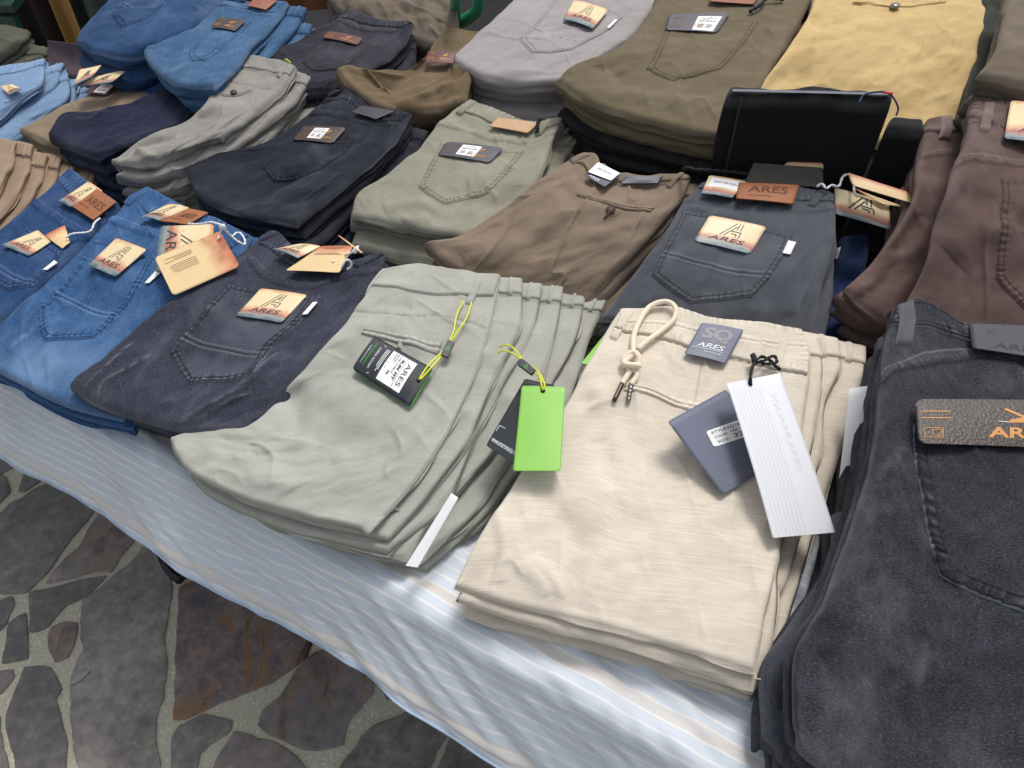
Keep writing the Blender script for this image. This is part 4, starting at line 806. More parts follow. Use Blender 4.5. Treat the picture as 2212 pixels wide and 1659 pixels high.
S_ = stack('folded_jeans', FB['S'], 'navy blue jeans', 'bright navy blue jeans half hidden right of the charcoal jeans', GR,
    T=[(1814, 508, 11), (1882, 500, 11)], R=[(1876, 560, 10), (1845, 680, 8)], B=[(1745, 790, 5.5), (1822, 800, 5.5)], L=[(1796, 620, 8.5)],
    layers=3, fan=((.3, .2), (.3, 0)), n=60, m=80, seed=17, cat='jeans', under='the navy blue stack')
T1 = stack('folded_jeans', FB['T'], 'burgundy brown jeans', 'burgundy brown jeans on top of the stack at the right edge behind the black jeans', GR,
    T=[(2098, 212, 32), (2160, 217, 32), (2330, 232, 32)], R=[(2420, 450, 27)], B=[(1925, 706, 16), (2080, 735, 15.5), (2360, 750, 15.5)], L=[(2090, 290, 31), (2066, 345, 30), (2040, 430, 27.5), (1988, 590, 20.5)],
    layers=8, show=1, n=150, m=170, seed=18, cat='jeans', rolls=(1, 1, 1, 1), amp=.004,
    feats=[('line', [(2094, 262), (2150, 272), (2212, 282)], {'a': .002}), ('seam', [(2062, 348), (2085, 342), (2140, 345), (2212, 352), (2300, 370)], {'w': .006, 'wear': .4}), ('crease', [(2075, 410), (2120, 430), (2170, 480)], {'a': -.006, 'w': .02}), ('crease', [(2060, 560), (2130, 500), (2180, 470)], {'a': .006, 'w': .03})])
T2 = stack('folded_jeans', FB['T'], 'burgundy brown jeans', 'burgundy brown jeans second in the stack, poking out left with a flared leg', GR,
    T=[(2001, 253, 27), (2058, 251, 27), (2200, 290, 27)], R=[(2250, 500, 20)], B=[(1820, 618, 16), (1866, 662, 14.5), (1945, 700, 13), (2150, 735, 12)], L=[(1984, 347, 25.5), (1975, 414, 23.6), (1940, 485, 21), (1884, 560, 18)],
    layers=7, fan=((-.2, -.5), (.35, -.1)), n=110, m=120, seed=19, cat='jeans', under='the burgundy brown stack', rolls=(1, 1, 1, 1), amp=.005,
    feats=[('crease', [(1880, 640), (1930, 560), (1990, 460)], {'a': -.006, 'w': .012}), ('crease', [(1850, 640), (1900, 590), (1940, 540)], {'a': .007, 'w': .012}), ('seam', [(1995, 335), (2030, 330), (2060, 328)], {'w': .005})])
# ================= back row
L_ = stack('folded_jeans', FB['L'], 'blue jeans', 'blue jeans at the back left in front of the green chair', GR,
    T=[(262, -50, 26), (400, -60, 26), (520, -40, 26)], R=[(445, 30, 25), (385, 75, 24)], B=[(156, 82, 22), (200, 106, 22), (270, 118, 22), (335, 110, 22)], L=[(222, 8, 25), (180, 45, 23.5)],
    layers=6, fan=((1.5, -.7), (.8, -.4)), n=110, m=110, seed=20, cat='jeans', under='the blue stack at the back left', amp=.004, rolls=(1, 2, 1, 1))
M_ = stack('folded_jeans', FB['M'], 'faded blue jeans', 'faded blue jeans with a brown card on the pocket and a red leather patch', GR,
    T=[(480, 2, 26), (545, 2, 26), (625, 0, 26)], R=[(592, 45, 25), (548, 92, 24), (500, 150, 23)], B=[(296, 97, 22.5), (335, 148, 22.5), (390, 178, 22.5), (462, 184, 22.5)], L=[(412, 56, 25), (340, 92, 23.5)],
    layers=6, lt=13, fan=((2.3, -.2), (.9, -.3)), n=120, m=120, seed=21, cat='jeans', under='the faded blue stack', rolls=(1, 2, 1, 1),
    feats=[('seam', [(468, 12), (520, 22), (580, 30)], {'w': .006}), ('crease', [(345, 160), (400, 150), (440, 120)], {'a': .005, 'w': .015, 'wear': .4})])
Y_ = stack('folded_jeans', FB['Y'], 'dark indigo jeans', 'dark indigo jeans with a red brown card beside the faded blue jeans', GR,
    T=[(722, 36, 23.5), (766, 20, 23.5), (820, 42, 23), (896, 46, 23.5)], R=[(870, 92, 22), (800, 150, 21)], B=[(490, 150, 18.5), (600, 190, 18.5), (720, 196, 18.5)], L=[(640, 85, 22), (553, 118, 20)],
    layers=6, fan=((.9, -.7), (1.2, -.6)), n=110, m=110, seed=22, cat='jeans', under='the dark indigo stack', rolls=(1, 2, 1, 1),
    feats=[('seam', [(720, 47), (760, 55), (810, 66), (850, 66)], {'w': .006, 'st': .5})])
Z_ = stack('folded_jeans', FB['Z'], 'drab brown jeans', 'rumpled drab brown jeans partly covered by the lilac grey trousers', GR,
    T=[(938, 84, 23.5), (978, 62, 23.5), (1050, 66, 23.5)], R=[(1040, 110, 22.5), (1020, 160, 21.5)], B=[(722, 142, 23), (756, 185, 21.5), (850, 238, 19.5), (1010, 215, 19.5)], L=[(915, 120, 23), (870, 138, 23), (800, 146, 23), (750, 138, 23)],
    layers=4, fan=((.4, -.3), (.5, -.3)), n=110, m=110, seed=23, cat='jeans', under='the drab brown stack', amp=.009,
    feats=[('crease', [(830, 190), (870, 160), (900, 130)], {'a': -.014, 'w': .02}), ('crease', [(860, 235), (930, 200), (980, 175)], {'a': .012, 'w': .02}), ('crease', [(780, 150), (830, 158), (880, 150)], {'a': .004, 'w': .006})])
X_ = stack('folded_trousers', FB['X'], 'lilac grey trousers', 'lilac grey trousers with a glossy sunset card on the pocket', GR,
    T=[(1125, -25, 26.5), (1270, -35, 26.5), (1440, -30, 26.5)], R=[(1370, 70, 25), (1300, 120, 24)], B=[(968, 124, 22.5), (1040, 160, 22.3), (1140, 176, 22), (1250, 172, 22)], L=[(1053, 47, 25.2), (988, 102, 23.4)],
    layers=7, fan=((.9, -.3), (.7, .0)), n=120, m=120, seed=24, cat='trousers', under='the lilac grey stack', rolls=(1, 1, 1, 1), jit=.014)
W_ = stack('folded_jeans', FB['W'], 'olive brown jeans', 'large olive brown jeans with a dark price card above the pocket', GR,
    T=[(1425, -45, 31), (1600, -38, 31), (1765, -22, 31)], R=[(1720, 60, 29.5), (1650, 175, 27.5)], B=[(1198, 168, 26), (1290, 222, 25.5), (1420, 262, 25), (1568, 300, 25)], L=[(1401, 25, 30), (1335, 98, 28.5), (1240, 136, 27)],
    layers=9, fan=((.3, -.2), (.25, -.15)), n=140, m=140, seed=25, cat='jeans', under='the olive brown stack', rolls=(1, 1, 1, 1), mats={k: FB['U'] for k in range(2, 9)}, amp=.004,
    feats=[('crease', [(1230, 170), (1300, 200), (1420, 215), (1540, 240)], {'a': .005, 'w': .02}), ('crease', [(1290, 140), (1330, 160), (1360, 190)], {'a': -.005, 'w': .015})])
V_ = stack('folded_trousers', FB['V'], 'mustard trousers', 'mustard yellow trousers with a metal button on the back pocket', GR,
    T=[(1770, -60, 33), (1950, -60, 33), (2142, -50, 33)], R=[(2130, 60, 31), (2105, 170, 27.5), (2075, 260, 23.5)], B=[(1600, 232, 25), (1800, 290, 21.5), (2062, 318, 21)], L=[(1748, 25, 32), (1700, 100, 30), (1640, 180, 27)],
    layers=9, fan=((.35, .1), (.25, .2)), n=130, m=130, seed=26, cat='trousers', under='the mustard stack', rolls=(1, 1, 1, 1), amp=.005, mats={k: FB['U'] for k in range(4, 9)},
    feats=[('crease', [(1870, 40), (1860, 120), (1800, 190)], {'a': .006, 'w': .03}), ('crease', [(1930, 50), (2000, 120), (2040, 200)], {'a': -.005, 'w': .03}), ('crease', [(1760, 30), (1770, 100), (1750, 180)], {'a': -.007, 'w': .014}), ('line', [(1840, 8), (1900, 12), (1960, 10), (2045, 2)], {'a': .002})])
U1 = Garment(T=[(1574, 184, 33), (1750, 188, 33), (1930, 194, 33)], R=[(1932, 203, 33)], B=[(1570, 199, 33), (1750, 204, 33), (1931, 210, 33)], L=[(1572, 192, 33)], layers=1, n=90, m=12, rolls=(.5, .5, .5, .5), seed=27, thick=.30, amp=.001)
tag(U1.build('folded_jeans', FB['U'], 20), 'black jeans standing folded on edge in front of the mustard trousers', 'jeans', GR)
U2 = Garment(T=[(1925, 250, 28.5), (1996, 258, 28.5)], R=[(1998, 268, 28.5)], B=[(1915, 272, 28.5), (2000, 282, 28.5)], L=[(1920, 262, 28.5)], layers=1, n=40, m=12, rolls=(.5, .5, .5, .5), seed=28, thick=.24, amp=.001)
tag(U2.build('folded_jeans', FB['U'], 20), 'second pair of black jeans leaning behind the upright black pair, right side', 'jeans', GR)
U3 = stack('folded_jeans', FB['U'], 'black jeans', 'black jeans lying flat in the dark gap behind the brown chinos', GR,
    T=[(1270, 250, 19), (1700, 310, 19), (1960, 330, 19)], R=[(1975, 420, 15)], B=[(1180, 380, 10), (1500, 420, 10), (1990, 560, 9)], L=[(1230, 320, 15)], layers=4, fan=((0, 0), (0, -.4)), n=60, m=60, seed=29, cat='jeans', under='the black stack in the dark gap')
AA = stack('folded_trousers', FB['AA'], 'taupe trousers', 'taupe trousers heaped at the back centre beside the green tube', GR,
    T=[(690, -60, 26), (850, -70, 26), (985, -50, 26)], R=[(990, 20, 24), (975, 80, 22)], B=[(760, 50, 21), (850, 66, 21), (950, 100, 21)], L=[(715, 0, 24)], layers=5, fan=((.3, 0), (.3, -.2)), n=80, m=80, seed=30, cat='trousers', under='the taupe stack', amp=.012)
BB = stack('folded_trousers', FB['AA'], 'taupe trousers', 'taupe trousers at the top right corner behind the burgundy brown jeans', GR,
    T=[(2185, -60, 40), (2330, -60, 40)], R=[(2330, 60, 38)], B=[(2105, 165, 35), (2212, 180, 35), (2330, 190, 35)], L=[(2168, 40, 38.5), (2150, 105, 37)], layers=10, fan=((0, 0), (0, 0)), n=80, m=80, seed=31, cat='trousers', under='the taupe stack at the top right', amp=.004, show=4)
CCg = Garment(T=[(2122, -20, 33), (2172, -20, 33)], R=[(2160, 60, 31)], B=[(2080, 230, 27), (2130, 240, 27)], L=[(2110, 100, 30)], layers=1, n=40, m=60, thick=.06, seed=32)
tag(CCg.build('folded_trousers', FB['CC'], 14), 'very dark green trousers wedged between the mustard and taupe trousers', 'trousers', GR)
# ---------------------------------------------------------------- sewn parts
def band(g, key, up, low, **k):
    return drape(g, 'waistband', up, low, FB[key], lift=k.pop('lift', .003), m=k.pop('m', 110), n=k.pop('n', 26), smooth=True, rimwear=k.pop('rw', .35), **k)
def loop(g, key, a, b, **k):
    return drape(g, 'belt_loop', a, b, FB[key], lift=.003, m=26, n=10, smooth=True, rim=.0015, arch=k.pop('arch', .003), rimwear=.4, **k)
def pocket(g, key, Lp, Rp, **k):
    return drape(g, 'back_pocket', Lp, Rp, FB[key], lift=k.pop('lift', .0026), m=k.pop('m', 110), n=k.pop('n', 90), pk=k.pop('pk', .0008), stitch=k.pop('stitch', (.0022, .0085)), **k)
def welt(g, key, up, low, **k):
    mid = [((a[0] + b[0]) / 2, (a[1] + b[1]) / 2) for a, b in zip(up, low)]
    return drape(g, 'welt_pocket', up, low, FB[key], lift=.0022, m=90, n=24, smooth=True, pk=.0003, stitch=(.0012,), lines=(mid,), rimwear=.1, wearin=-.05)
def tab(g, c4, name='woven_tab'): return Card(name, c4, M['white_card'], g.ob, g=g, lift=.004, corner=.02, n=4, m=4, wob=0)
MONO = lambda x, y, w, h, lw: [('l', [(x, y + h), (x + .52 * w, y)], lw), ('l', [(x + .20 * w, y + .98 * h), (x + .60 * w, y + .24 * h)], lw), ('l', [(x + .66 * w, y), (x + .66 * w, y + .46 * h)], lw), ('l', [(x + .82 * w, y), (x + .82 * w, y + .50 * h)], lw),
    ('l', [(x + .44 * w, y + .62 * h), (x + .90 * w, y + .62 * h), (x + .90 * w, y + 1.0 * h)], lw), ('l', [(x + .48 * w, y + .80 * h), (x + .74 * w, y + .80 * h), (x + .74 * w, y + .97 * h)], lw)]
def sunset(g, c4, lift=.005, bend=.001, name='pocket_card', parent='g', plane=None, back=False, text=True, tilt=None, label=None, th=.0007, bendv=.0):
    c = Card(name, c4, M['card_back'] if back else M['card'], g.ob if parent == 'g' else parent, g=g, plane=plane, lift=lift, bend=bend, bendv=bendv, corner=.05, tilt=tilt, th=th)
    if text:
        lw = .032 * c.W * .5
        c.ink('monogram', MONO(.34, .12, .36, .48, lw), M['ink'])
        c.ink('lettering', [('t', 'ARES', .20, .66, .80, .80, {'shear': .06})], M['ink'])
    return c
def price(g, c4, mat='brown_card', label=True, lift=.005, bend=.002, gold=True, stick=(.32, .14, .66, .84), cut=(1, 1, 1, 1)):
    c = Card('pocket_card', c4, M[mat], g.ob, g=g, lift=lift, bend=bend, corner=.08, cut=cut)
    it = [('b', .07, .19, .30, .205), ('b', .07, .27, .30, .283)] + [('l', [(.07, .50), (.26, .50), (.26, .78), (.07, .78), (.07, .50)], .0006), ('t', 'EST. 1987', .085, .58, .245, .70)]
    c.ink('gold_print', it, M['gold_dark'] if label else M['gold'])
    c.ink('lettering', [('t', 'ARES', .48, .62, .70, .80, {'bold': .02, 'shear': .03}), ('t', 'Jeans', .72, .64, .86, .80, {'bold': .01})], M['gold'])
    c.ink('eagle_emblem', [('l', [(.60, .50), (.66, .38), (.74, .26)], .0020), ('l', [(.60, .50), (.70, .44), (.74, .26)], .0012), ('l', [(.58, .34), (.63, .42), (.70, .44)], .0014)], M['gold'])
    if label:
        c.sticker('price_sticker', stick, M['label_white']); x0, y0, x1, y1 = stick; w, h = x1 - x0, y1 - y0
        c.ink('price_print', [('t', 'PANTALONI ARES', x0 + .2 * w, y0 + .12 * h, x1 - .2 * w, y0 + .20 * h), ('t', 'PRET:185 RON', x0 + .12 * w, y0 + .30 * h, x1 - .12 * w, y0 + .44 * h, {'bold': .01})] +
              [('b', x0 + a * w, y0 + b * h, x0 + (a + .26) * w, y0 + (b + .035) * h) for a in (.15, .55) for b in (.60, .70, .80)], M['grey_print'], off=.0009)
    return c
def patch(g, c4, mat='leather', text='ARES', lift=.008, bend=.001, inkmat='seam_dark', tb_=(.18, .25, .82, .62)):
    c = Card('waist_patch', c4, M[mat], g.ob, g=g, lift=lift, bend=bend, corner=.03, th=.0016)
    if text: c.ink('lettering', [('t', text, *tb_, {'bold': .01}), ('b', .18, .74, .6, .765)], M[inkmat])
    return c
M['patch_ink'] = plain('burnt_leather_ink', '#5c3420', .7); M['patch_ink_black'] = plain('embossed_black', '#1c1d22', .6)

def foil():
    m, nt, b = nodes('gold_flecked_brown_card'); tc = nt.nodes.new('ShaderNodeTexCoord'); f = noise_n(nt, tc.outputs['Object'], 330, 3, .6)
    c = mix(nt, lin('#2f211a'), lin('#3b2b21'), ramp(nt, f, [(.42, (0, 0, 0, 1)), (.66, (1, 1, 1, 1))])); nt.links.new(c, b.inputs['Base Color']); b.inputs['Roughness'].default_value = .36; b.inputs['Specular IOR Level'].default_value = .6
    bp = nt.nodes.new('ShaderNodeBump'); bp.inputs['Strength'].default_value = .9; bp.inputs['Distance'].default_value = .0012; nt.links.new(f, bp.inputs['Height']); nt.links.new(bp.outputs[0], b.inputs['Normal']); return m
# -- A deep blue
band(A, 'A', [(152, 357), (200, 394), (260, 440)], [(122, 384), (160, 428), (232, 472)], pk=.0005)
patch(A, [(189, 394), (251, 436), (201, 475), (150, 442)], inkmat='patch_ink', tb_=(.35, .3, .92, .62))
sunset(A, [(190, 392), (222, 413), (151, 447), (126, 434)], lift=.009, bend=.003, name='waist_card')
pocket(A, 'A', [(55, 482), (20, 530), (-45, 585), (16, 628)], [(141, 547), (110, 585), (70, 618), (16, 628)], lines=([(-30, 560), (30, 600), (75, 612)],))
sunset(A, [(82, 497), (110, 522), (62, 553), (2, 529)], lift=.005, bend=.0015)
tab(A, [(117, 562), (124, 567), (101, 583), (92, 582)])
t = Card('hang_tag', [(96, 509), (140, 486), (151, 524), (135, 537)], M['card_back'], None, g=A, lift=.005, bend=.001)
tag(t.ob, 'small orange hang tag tucked into the pocket of the deep blue jeans', 'tag')
s0 = [A.surf(218, 477, .006)[0], A.surf(205, 492, .014)[0], A.surf(190, 508, .012)[0], A.surf(165, 516, .012)[0], A.surf(150, 523, .010)[0]]
tube('string', s0, .0016, M['white_string'], t.ob, twist=1.2)
# -- B mid blue
band(B, 'B', [(324, 400), (400, 447), (470, 471), (543, 503)], [(287, 426), (317, 460), (360, 484), (440, 508), (500, 540)], pk=.0006)
patch(B, [(405, 450), (450, 459), (405, 485), (343, 477)], inkmat='patch_ink', tb_=(.3, .3, .85, .62))
sunset(B, [(360, 442), (410, 449), (345, 477), (300, 471)], lift=.010, bend=.004, name='waist_card')
pocket(B, 'B', [(212, 517), (150, 600), (118, 637), (82, 672), (95, 737)], [(335, 557), (300, 625), (262, 680), (206, 730), (95, 737)], lines=([(118, 637), (150, 652), (200, 675), (250, 685)],), pk=.0012, m=150, n=110, lift=.003)
sunset(B, [(251, 514), (317, 539), (249, 598), (189, 573)], lift=.005, bend=.0015)
tab(B, [(338, 582), (348, 588), (322, 611), (312, 611)])
loop(B, 'B', [(322, 400), (268, 438)], [(332, 405), (280, 446)])
tg2 = Card('hang_tag', [(347, 488), (462, 484), (456, 575), (334, 588)], M['card'], None, plane=(B.surf(390, 540, .022)[0], np.array([-.05, -.15, 1.])), bend=.001)
# print runs down the tag: rotate by rebuilding the reading order
bpy.data.objects.remove(tg2.ob)
tg2 = Card('hang_tag', [(462, 484), (456, 590), (334, 588), (347, 488)], M['card'], None, plane=(B.surf(390, 540, .022)[0], np.array([-.05, -.15, 1.]) / np.linalg.norm([-.05, -.15, 1.])), bend=.001)
tg2.ink('monogram', MONO(.22, .25, .5, .34, .0022), M['ink']); tg2.ink('lettering', [('t', 'ARES', .10, .66, .92, .86)], M['ink'])
tag(tg2.ob, 'hang tag with dark logo lying behind the cream tag on the mid blue jeans', 'tag')
nn = np.array([.05, -.22, 1.]); nn /= np.linalg.norm(nn)
tg1 = Card('hang_tag', [(475, 499), (518, 575), (374, 639), (334, 556)], M['card_back'], None, plane=(B.surf(425, 570, .034)[0], nn), bend=.0012, corner=.07)
import random as _r
tg1.ink('small_print', [('b', .16 + .045 * i, .50, .172 + .045 * i, .50 + .42 * _r.Random(i).uniform(.6, 1)) for i in range(3)] + [('b', .36 + .045 * i, .48, .372 + .045 * i, .48 + .48 * _r.Random(i + 9).uniform(.6, 1)) for i in range(5)], M['ink_soft'])
tag(tg1.ob, 'large plain cream hang tag with singed edges on the mid blue jeans', 'tag')
h1 = tg1.pt(np.array(.22), np.array(.09), .002)
tube('string', [h1, h1 + [.004, .008, .008], tb(480, 488, 20), tb(472, 484, 20.5), tb(455, 480, 20), tb(430, 484, 19), tb(407, 483, 18)], .0015, M['white_string'], tg1.ob, twist=1.2)
tube('string', [tb(480, 488, 20), tb(490, 500, 18.5), tb(505, 515, 17), tb(528, 528, 16), tb(526, 512, 16.4), tb(514, 502, 16.6), tb(500, 512, 16.6)], .0015, M['white_string'], tg1.ob, twist=1.2)
tube('knot', [tb(477, 491, 20.4), tb(482, 488, 20.8), tb(484, 493, 20.4)], .003, M['white_string'], tg1.ob)
# -- C dark grey
band(C, 'C', [(563, 512), (600, 499), (640, 531), (720, 566), (778, 553), (834, 537)], [(556, 530), (600, 552), (650, 578), (715, 586), (770, 575), (812, 562)], pk=.0005)
loop(C, 'C', [(556, 516), (600, 497)], [(560, 527), (607, 510)]); loop(C, 'C', [(790, 548), (764, 575)], [(800, 552), (776, 580)])
pocket(C, 'C', [(495, 610), (440, 672), (395, 726), (365, 758), (405, 830)], [(693, 638), (645, 700), (590, 745), (548, 806), (405, 830)], lines=([(395, 727), (440, 748), (500, 760), (562, 768)],), pk=.0011, m=150, n=120, wearin=.08)
sunset(C, [(563, 623), (664, 637), (608, 697), (508, 682)], lift=.005, bend=.0015)
tab(C, [(676, 652), (686, 652), (664, 678), (652, 679)])
sunset(C, [(638, 528), (693, 532), (643, 558), (587, 538)], lift=.012, bend=.003, name='waist_card')
t = Card('hang_tag', [(693, 532), (763, 531), (733, 589), (616, 584)], M['card_back'], None, g=C, lift=.013, bend=.001, corner=.05)
t.ink('small_print', [('b', .2, .06 + .05 * i, .8 - .1 * i, .075 + .05 * i) for i in range(2)] + [('b', .15, .3, .75, .315), ('b', .15, .35, .85, .365)], M['ink_soft'])
tag(t.ob, 'cream hang tag lying across the waist of the dark grey jeans', 'tag')
tube('string', [C.surf(722, 583, .016)[0], C.surf(735, 566, .022)[0], tb(755, 548, 18), tb(768, 538, 19), tb(774, 532, 19)], .0015, M['white_string'], t.ob, twist=1.2)
tube('string', [tb(737, 578, 17), tb(748, 562, 18), tb(757, 565, 17.5), tb(758, 575, 16.5), tb(750, 582, 16)], .0015, M['white_string'], t.ob, twist=1.2)
tube('knot', [tb(764, 545, 18.6), tb(772, 535, 19.2)], .0034, M['white_string'], t.ob)
t = Card('hang_tag', [(730, 509), (733, 508), (784, 545), (780, 546)], M['card_back'], None, plane=(tb(756, 528, 20), np.array([0, -.3, 1.])), corner=.01, wob=0); tag(t.ob, 'hang tag seen edge on standing up from the dark grey jeans waist', 'tag')
# -- D grey green
band(D, 'D', [(830, 577), (900, 572), (1000, 583), (1083, 588)], [(800, 617), (850, 622), (900, 633), (1000, 638), (1066, 641)], lift=.004, m=160, n=40)
loop(D, 'D', [(827, 579), (777, 629)], [(838, 581), (790, 633)]); loop(D, 'D', [(1036, 586), (1020, 622), (1003, 658)], [(1047, 588), (1035, 626), (1018, 661)])
welt(D, 'D', [(787, 707), (870, 720), (958, 737)], [(778, 722), (865, 745), (948, 768)])
drape(D, 'button_loop', [(862, 730), (856, 752)], [(874, 733), (868, 756)], FB['D'], lift=.003, m=12, n=6)
def sq(g, c4, mat, name, **k): return Card(name, c4, M[mat], None, g=g, **k)
bt = sq(D, [(935, 796), (885, 877), (761, 796), (810, 726)], 'black_tag', 'swing_tag', lift=.010, bend=.003, corner=.07, th=.0012)
tag(bt.ob, 'black swing tag with white size sticker on the grey green chinos', 'tag')
gb = Card('green_backing', [(937, 798), (888, 880), (763, 799), (812, 727)], M['green_ink'], bt.ob, g=D, lift=.0082, bend=.003, corner=.07, th=.0005)
bt.sticker('size_sticker', (.10, .22, .90, .62), M['label_white'])
bt.ink('sticker_print', [('t', 'ARES', .20, .26, .80, .33, {'bold': -.005}), ('b', .10, .365, .90, .369), ('t', 'SLIM FIT', .18, .385, .74, .43, {'bold': .03, 'shear': .03}), ('t', 'model: GT300-27', .12, .45, .62, .475), ('t', 'marime:', .12, .492, .36, .515), ('t', '36', .58, .49, .70, .53, {'bold': .01}),
    ('b', .12, .53, .36, .536), ('b', .12, .55, .3, .556)] + [('l', [(.16 + .12 * i, .585), (.20 + .12 * i, .60), (.24 + .12 * i, .575)], .0004) for i in range(4)], M['ink'], off=.0009)
bt.ink('tag_print', [('b', .15, .66 + .022 * i, .15 + .62 * f, .668 + .022 * i) for i, f in enumerate((.9, 1, .8))] + [('t', 'shop@aresromania.ro', .25, .93, .78, .955)] + [('l', [(.10, .79), (.10, .76), (.9, .76), (.9, .79)], .0005), ('t', 'FACEBOOK  INSTAGRAM', .2, .79, .8, .82)], M['white_ink'])
bt.ink('tag_print', [('t', 'www.aresromania.ro', .14, .87, .80, .905)], M['green_ink'])
hole = bt.pt(np.array(.42), np.array(.07), .001)
Lp = lambda x, y, l: D.surf(x, y, l)[0]
a = [Lp(1000, 657, .006), Lp(990, 690, .010), Lp(976, 730, .010), Lp(958, 765, .010), Lp(930, 800, .013), hole]
b = [Lp(1018, 661, .006), Lp(1004, 700, .011), Lp(982, 732, .011), Lp(962, 768, .011), Lp(938, 802, .014), hole + [.002, 0, 0]]
tube('string', a, .0011, M['yellow_string'], bt.ob); tube('string', b, .0011, M['yellow_string'], bt.ob)
tube('eyelet', [hole - bt.nn * .001, hole + bt.nn * .0006], .0028, M['seam_dark'], bt.ob, res=2, smooth=False)
bd = Card('seal', [(968, 733), (982, 738), (967, 771), (952, 765)], M['black_tag'], bt.ob, g=D, lift=.014, th=.005, corner=.1, wob=0)
bd.ink('triangle_mark', [('l', [(.2, .62), (.8, .62), (.5, .35), (.2, .62)], .0009), ('l', [(.4, .55), (.6, .55)], .0008)], M['green_ink'])
# second tag over the fanned edges
n2 = np.array([-.10, -.22, 1.]); n2 /= np.linalg.norm(n2)
gt = Card('swing_tag', [(1127, 833), (1221, 836), (1211, 1017), (1108, 1017)], M['green_tag'], None, plane=(tb(1165, 925, 13.2), n2), corner=.06, th=.0012, bend=.0006)
tag(gt.ob, 'plain lime green swing tag hanging between grey green and cream trousers', 'tag')
hg = gt.pt(np.array(.5), np.array(.06), .0008); tube('eyelet', [hg - gt.nn * .0002, hg + gt.nn * .0003], .0030, M['seam_dark'], gt.ob, res=2, smooth=False, seg=16)
tube('string', [hg, gt.pt(np.array(.46), np.array(.0), .004), tb(1166, 815, 15), tb(1152, 802, 15.4), tb(1130, 780, 15.8), tb(1108, 764, 15), tb(1088, 757, 14.5), tb(1076, 762, 13.8)], .0011, M['yellow_string'], gt.ob)
tube('string', [hg + [.001, 0, .001], gt.pt(np.array(.52), np.array(-.02), .004), tb(1160, 800, 15.2), tb(1136, 784, 15.8), tb(1118, 762, 15.4), tb(1104, 748, 15), tb(1090, 745, 14.5), tb(1078, 750, 13.8)], .0011, M['yellow_string'], gt.ob)
bd = Card('seal', [(1127, 773), (1157, 798), (1148, 808), (1117, 785)], M['black_tag'], gt.ob, plane=(tb(1137, 791, 16.2), n2), th=.005, corner=.05, wob=0)
bd.ink('triangle_mark', [('l', [(.38, .8), (.62, .8), (.5, .25), (.38, .8)], .0009)], M['green_ink'])
n3 = np.array([-.2, -.2, 1.]); n3 /= np.linalg.norm(n3)
d1 = Card('swing_tag', [(1134, 818), (1200, 832), (1110, 1002), (1050, 962)], M['black_tag'], None, plane=(tb(1120, 910, 11.8), n3), corner=.07, th=.001)
d1.ink('tag_print', [('l', [(.05, .78), (.05, .70), (.25, .70)], .0007), ('t', 'www.aresromania.ro', .06, .86, .9, .92)], M['white_ink']); tag(d1.ob, 'dark swing tag lying under the lime green tag', 'tag')
# -- E cream
band(E, 'E', [(1340, 664), (1443, 660), (1520, 684), (1640, 692), (1737, 703)], [(1327, 713), (1423, 731), (1476, 748), (1578, 772), (1660, 794), (1744, 812)], lift=.0035, m=150, n=50, pk=.0008, lines=([(1352, 700), (1440, 705), (1520, 722), (1640, 742), (1740, 752)],))
loop(E, 'E', [(1352, 664), (1314, 730)], [(1374, 668), (1331, 738)]); loop(E, 'E', [(1680, 730), (1664, 792)], [(1700, 736), (1684, 798)])
welt(E, 'E', [(1349, 830), (1430, 846), (1520, 872)], [(1346, 846), (1425, 864), (1508, 896)])
cl4 = lambda x, y, l=.006: E.surf(x, y, l)[0]
co = empty('drawstring', E.surf(1366, 783)[0]); tag(co, 'thick cream drawstring knotted with two metal tips on the cream trousers', 'drawstring')
tube('cord', [cl4(1368, 778), cl4(1368, 740, .009), cl4(1376, 705, .011), cl4(1400, 674, .012), cl4(1436, 664, .013), cl4(1458, 676, .013), cl4(1456, 700, .012), cl4(1432, 722, .010), cl4(1398, 742, .010), cl4(1376, 766, .009)], .0037, M['cream_cord'], co, seg=12)
tube('cord', [cl4(1372, 795, .007), cl4(1360, 812, .006), cl4(1343, 833, .005)], .0036, M['cream_cord'], co, seg=12)
tube('cord', [cl4(1362, 795, .007), cl4(1372, 814, .006), cl4(1365, 834, .005)], .0036, M['cream_cord'], co, seg=12)
tube('knot', [cl4(1353, 800, .006), cl4(1352, 784, .010), cl4(1364, 776, .014), cl4(1378, 785, .014), cl4(1378, 798, .010), cl4(1366, 803, .014), cl4(1352, 795, .012), cl4(1358, 781, .011), cl4(1372, 778, .008)], .0040, M['cream_cord'], co, seg=12)
tube('metal_tip', [cl4(1343, 831, .005), cl4(1323, 866, .004)], .0030, M['metal'], co, seg=12, res=6, smooth=False); tube('metal_tip', [cl4(1366, 832, .005), cl4(1357, 871, .004)], .0030, M['metal_bright'], co, seg=12, res=14, smooth=False, twist=2.2)
sc = Card('waist_card', [(1516, 697), (1607, 713), (1568, 785), (1478, 763)], M['slate_tag'], E.ob, g=E, lift=.008, bend=.002, corner=.05)
sc.ink('grey_lettering', [('t', 'SQ', .16, .12, .84, .52, {'bold': .05}), ('t', 'BE COOL BE ONE', .14, .50, .80, .57)], M['grey_print']); sc.ink('lettering', [('t', 'ARES', .18, .60, .80, .74, {'bold': .005, 'shear': .04}), ('b', .08, .765, .82, .775), ('t', 'MEN SINCE SQUARE', .40, .82, .80, .86)], M['white_ink'], off=.0008)
ctr = E.surf(1565, 955, .016)[0]; ne = E.surf(1565, 955)[1] + np.array([.02, -.02, 0]); ne /= np.linalg.norm(ne)
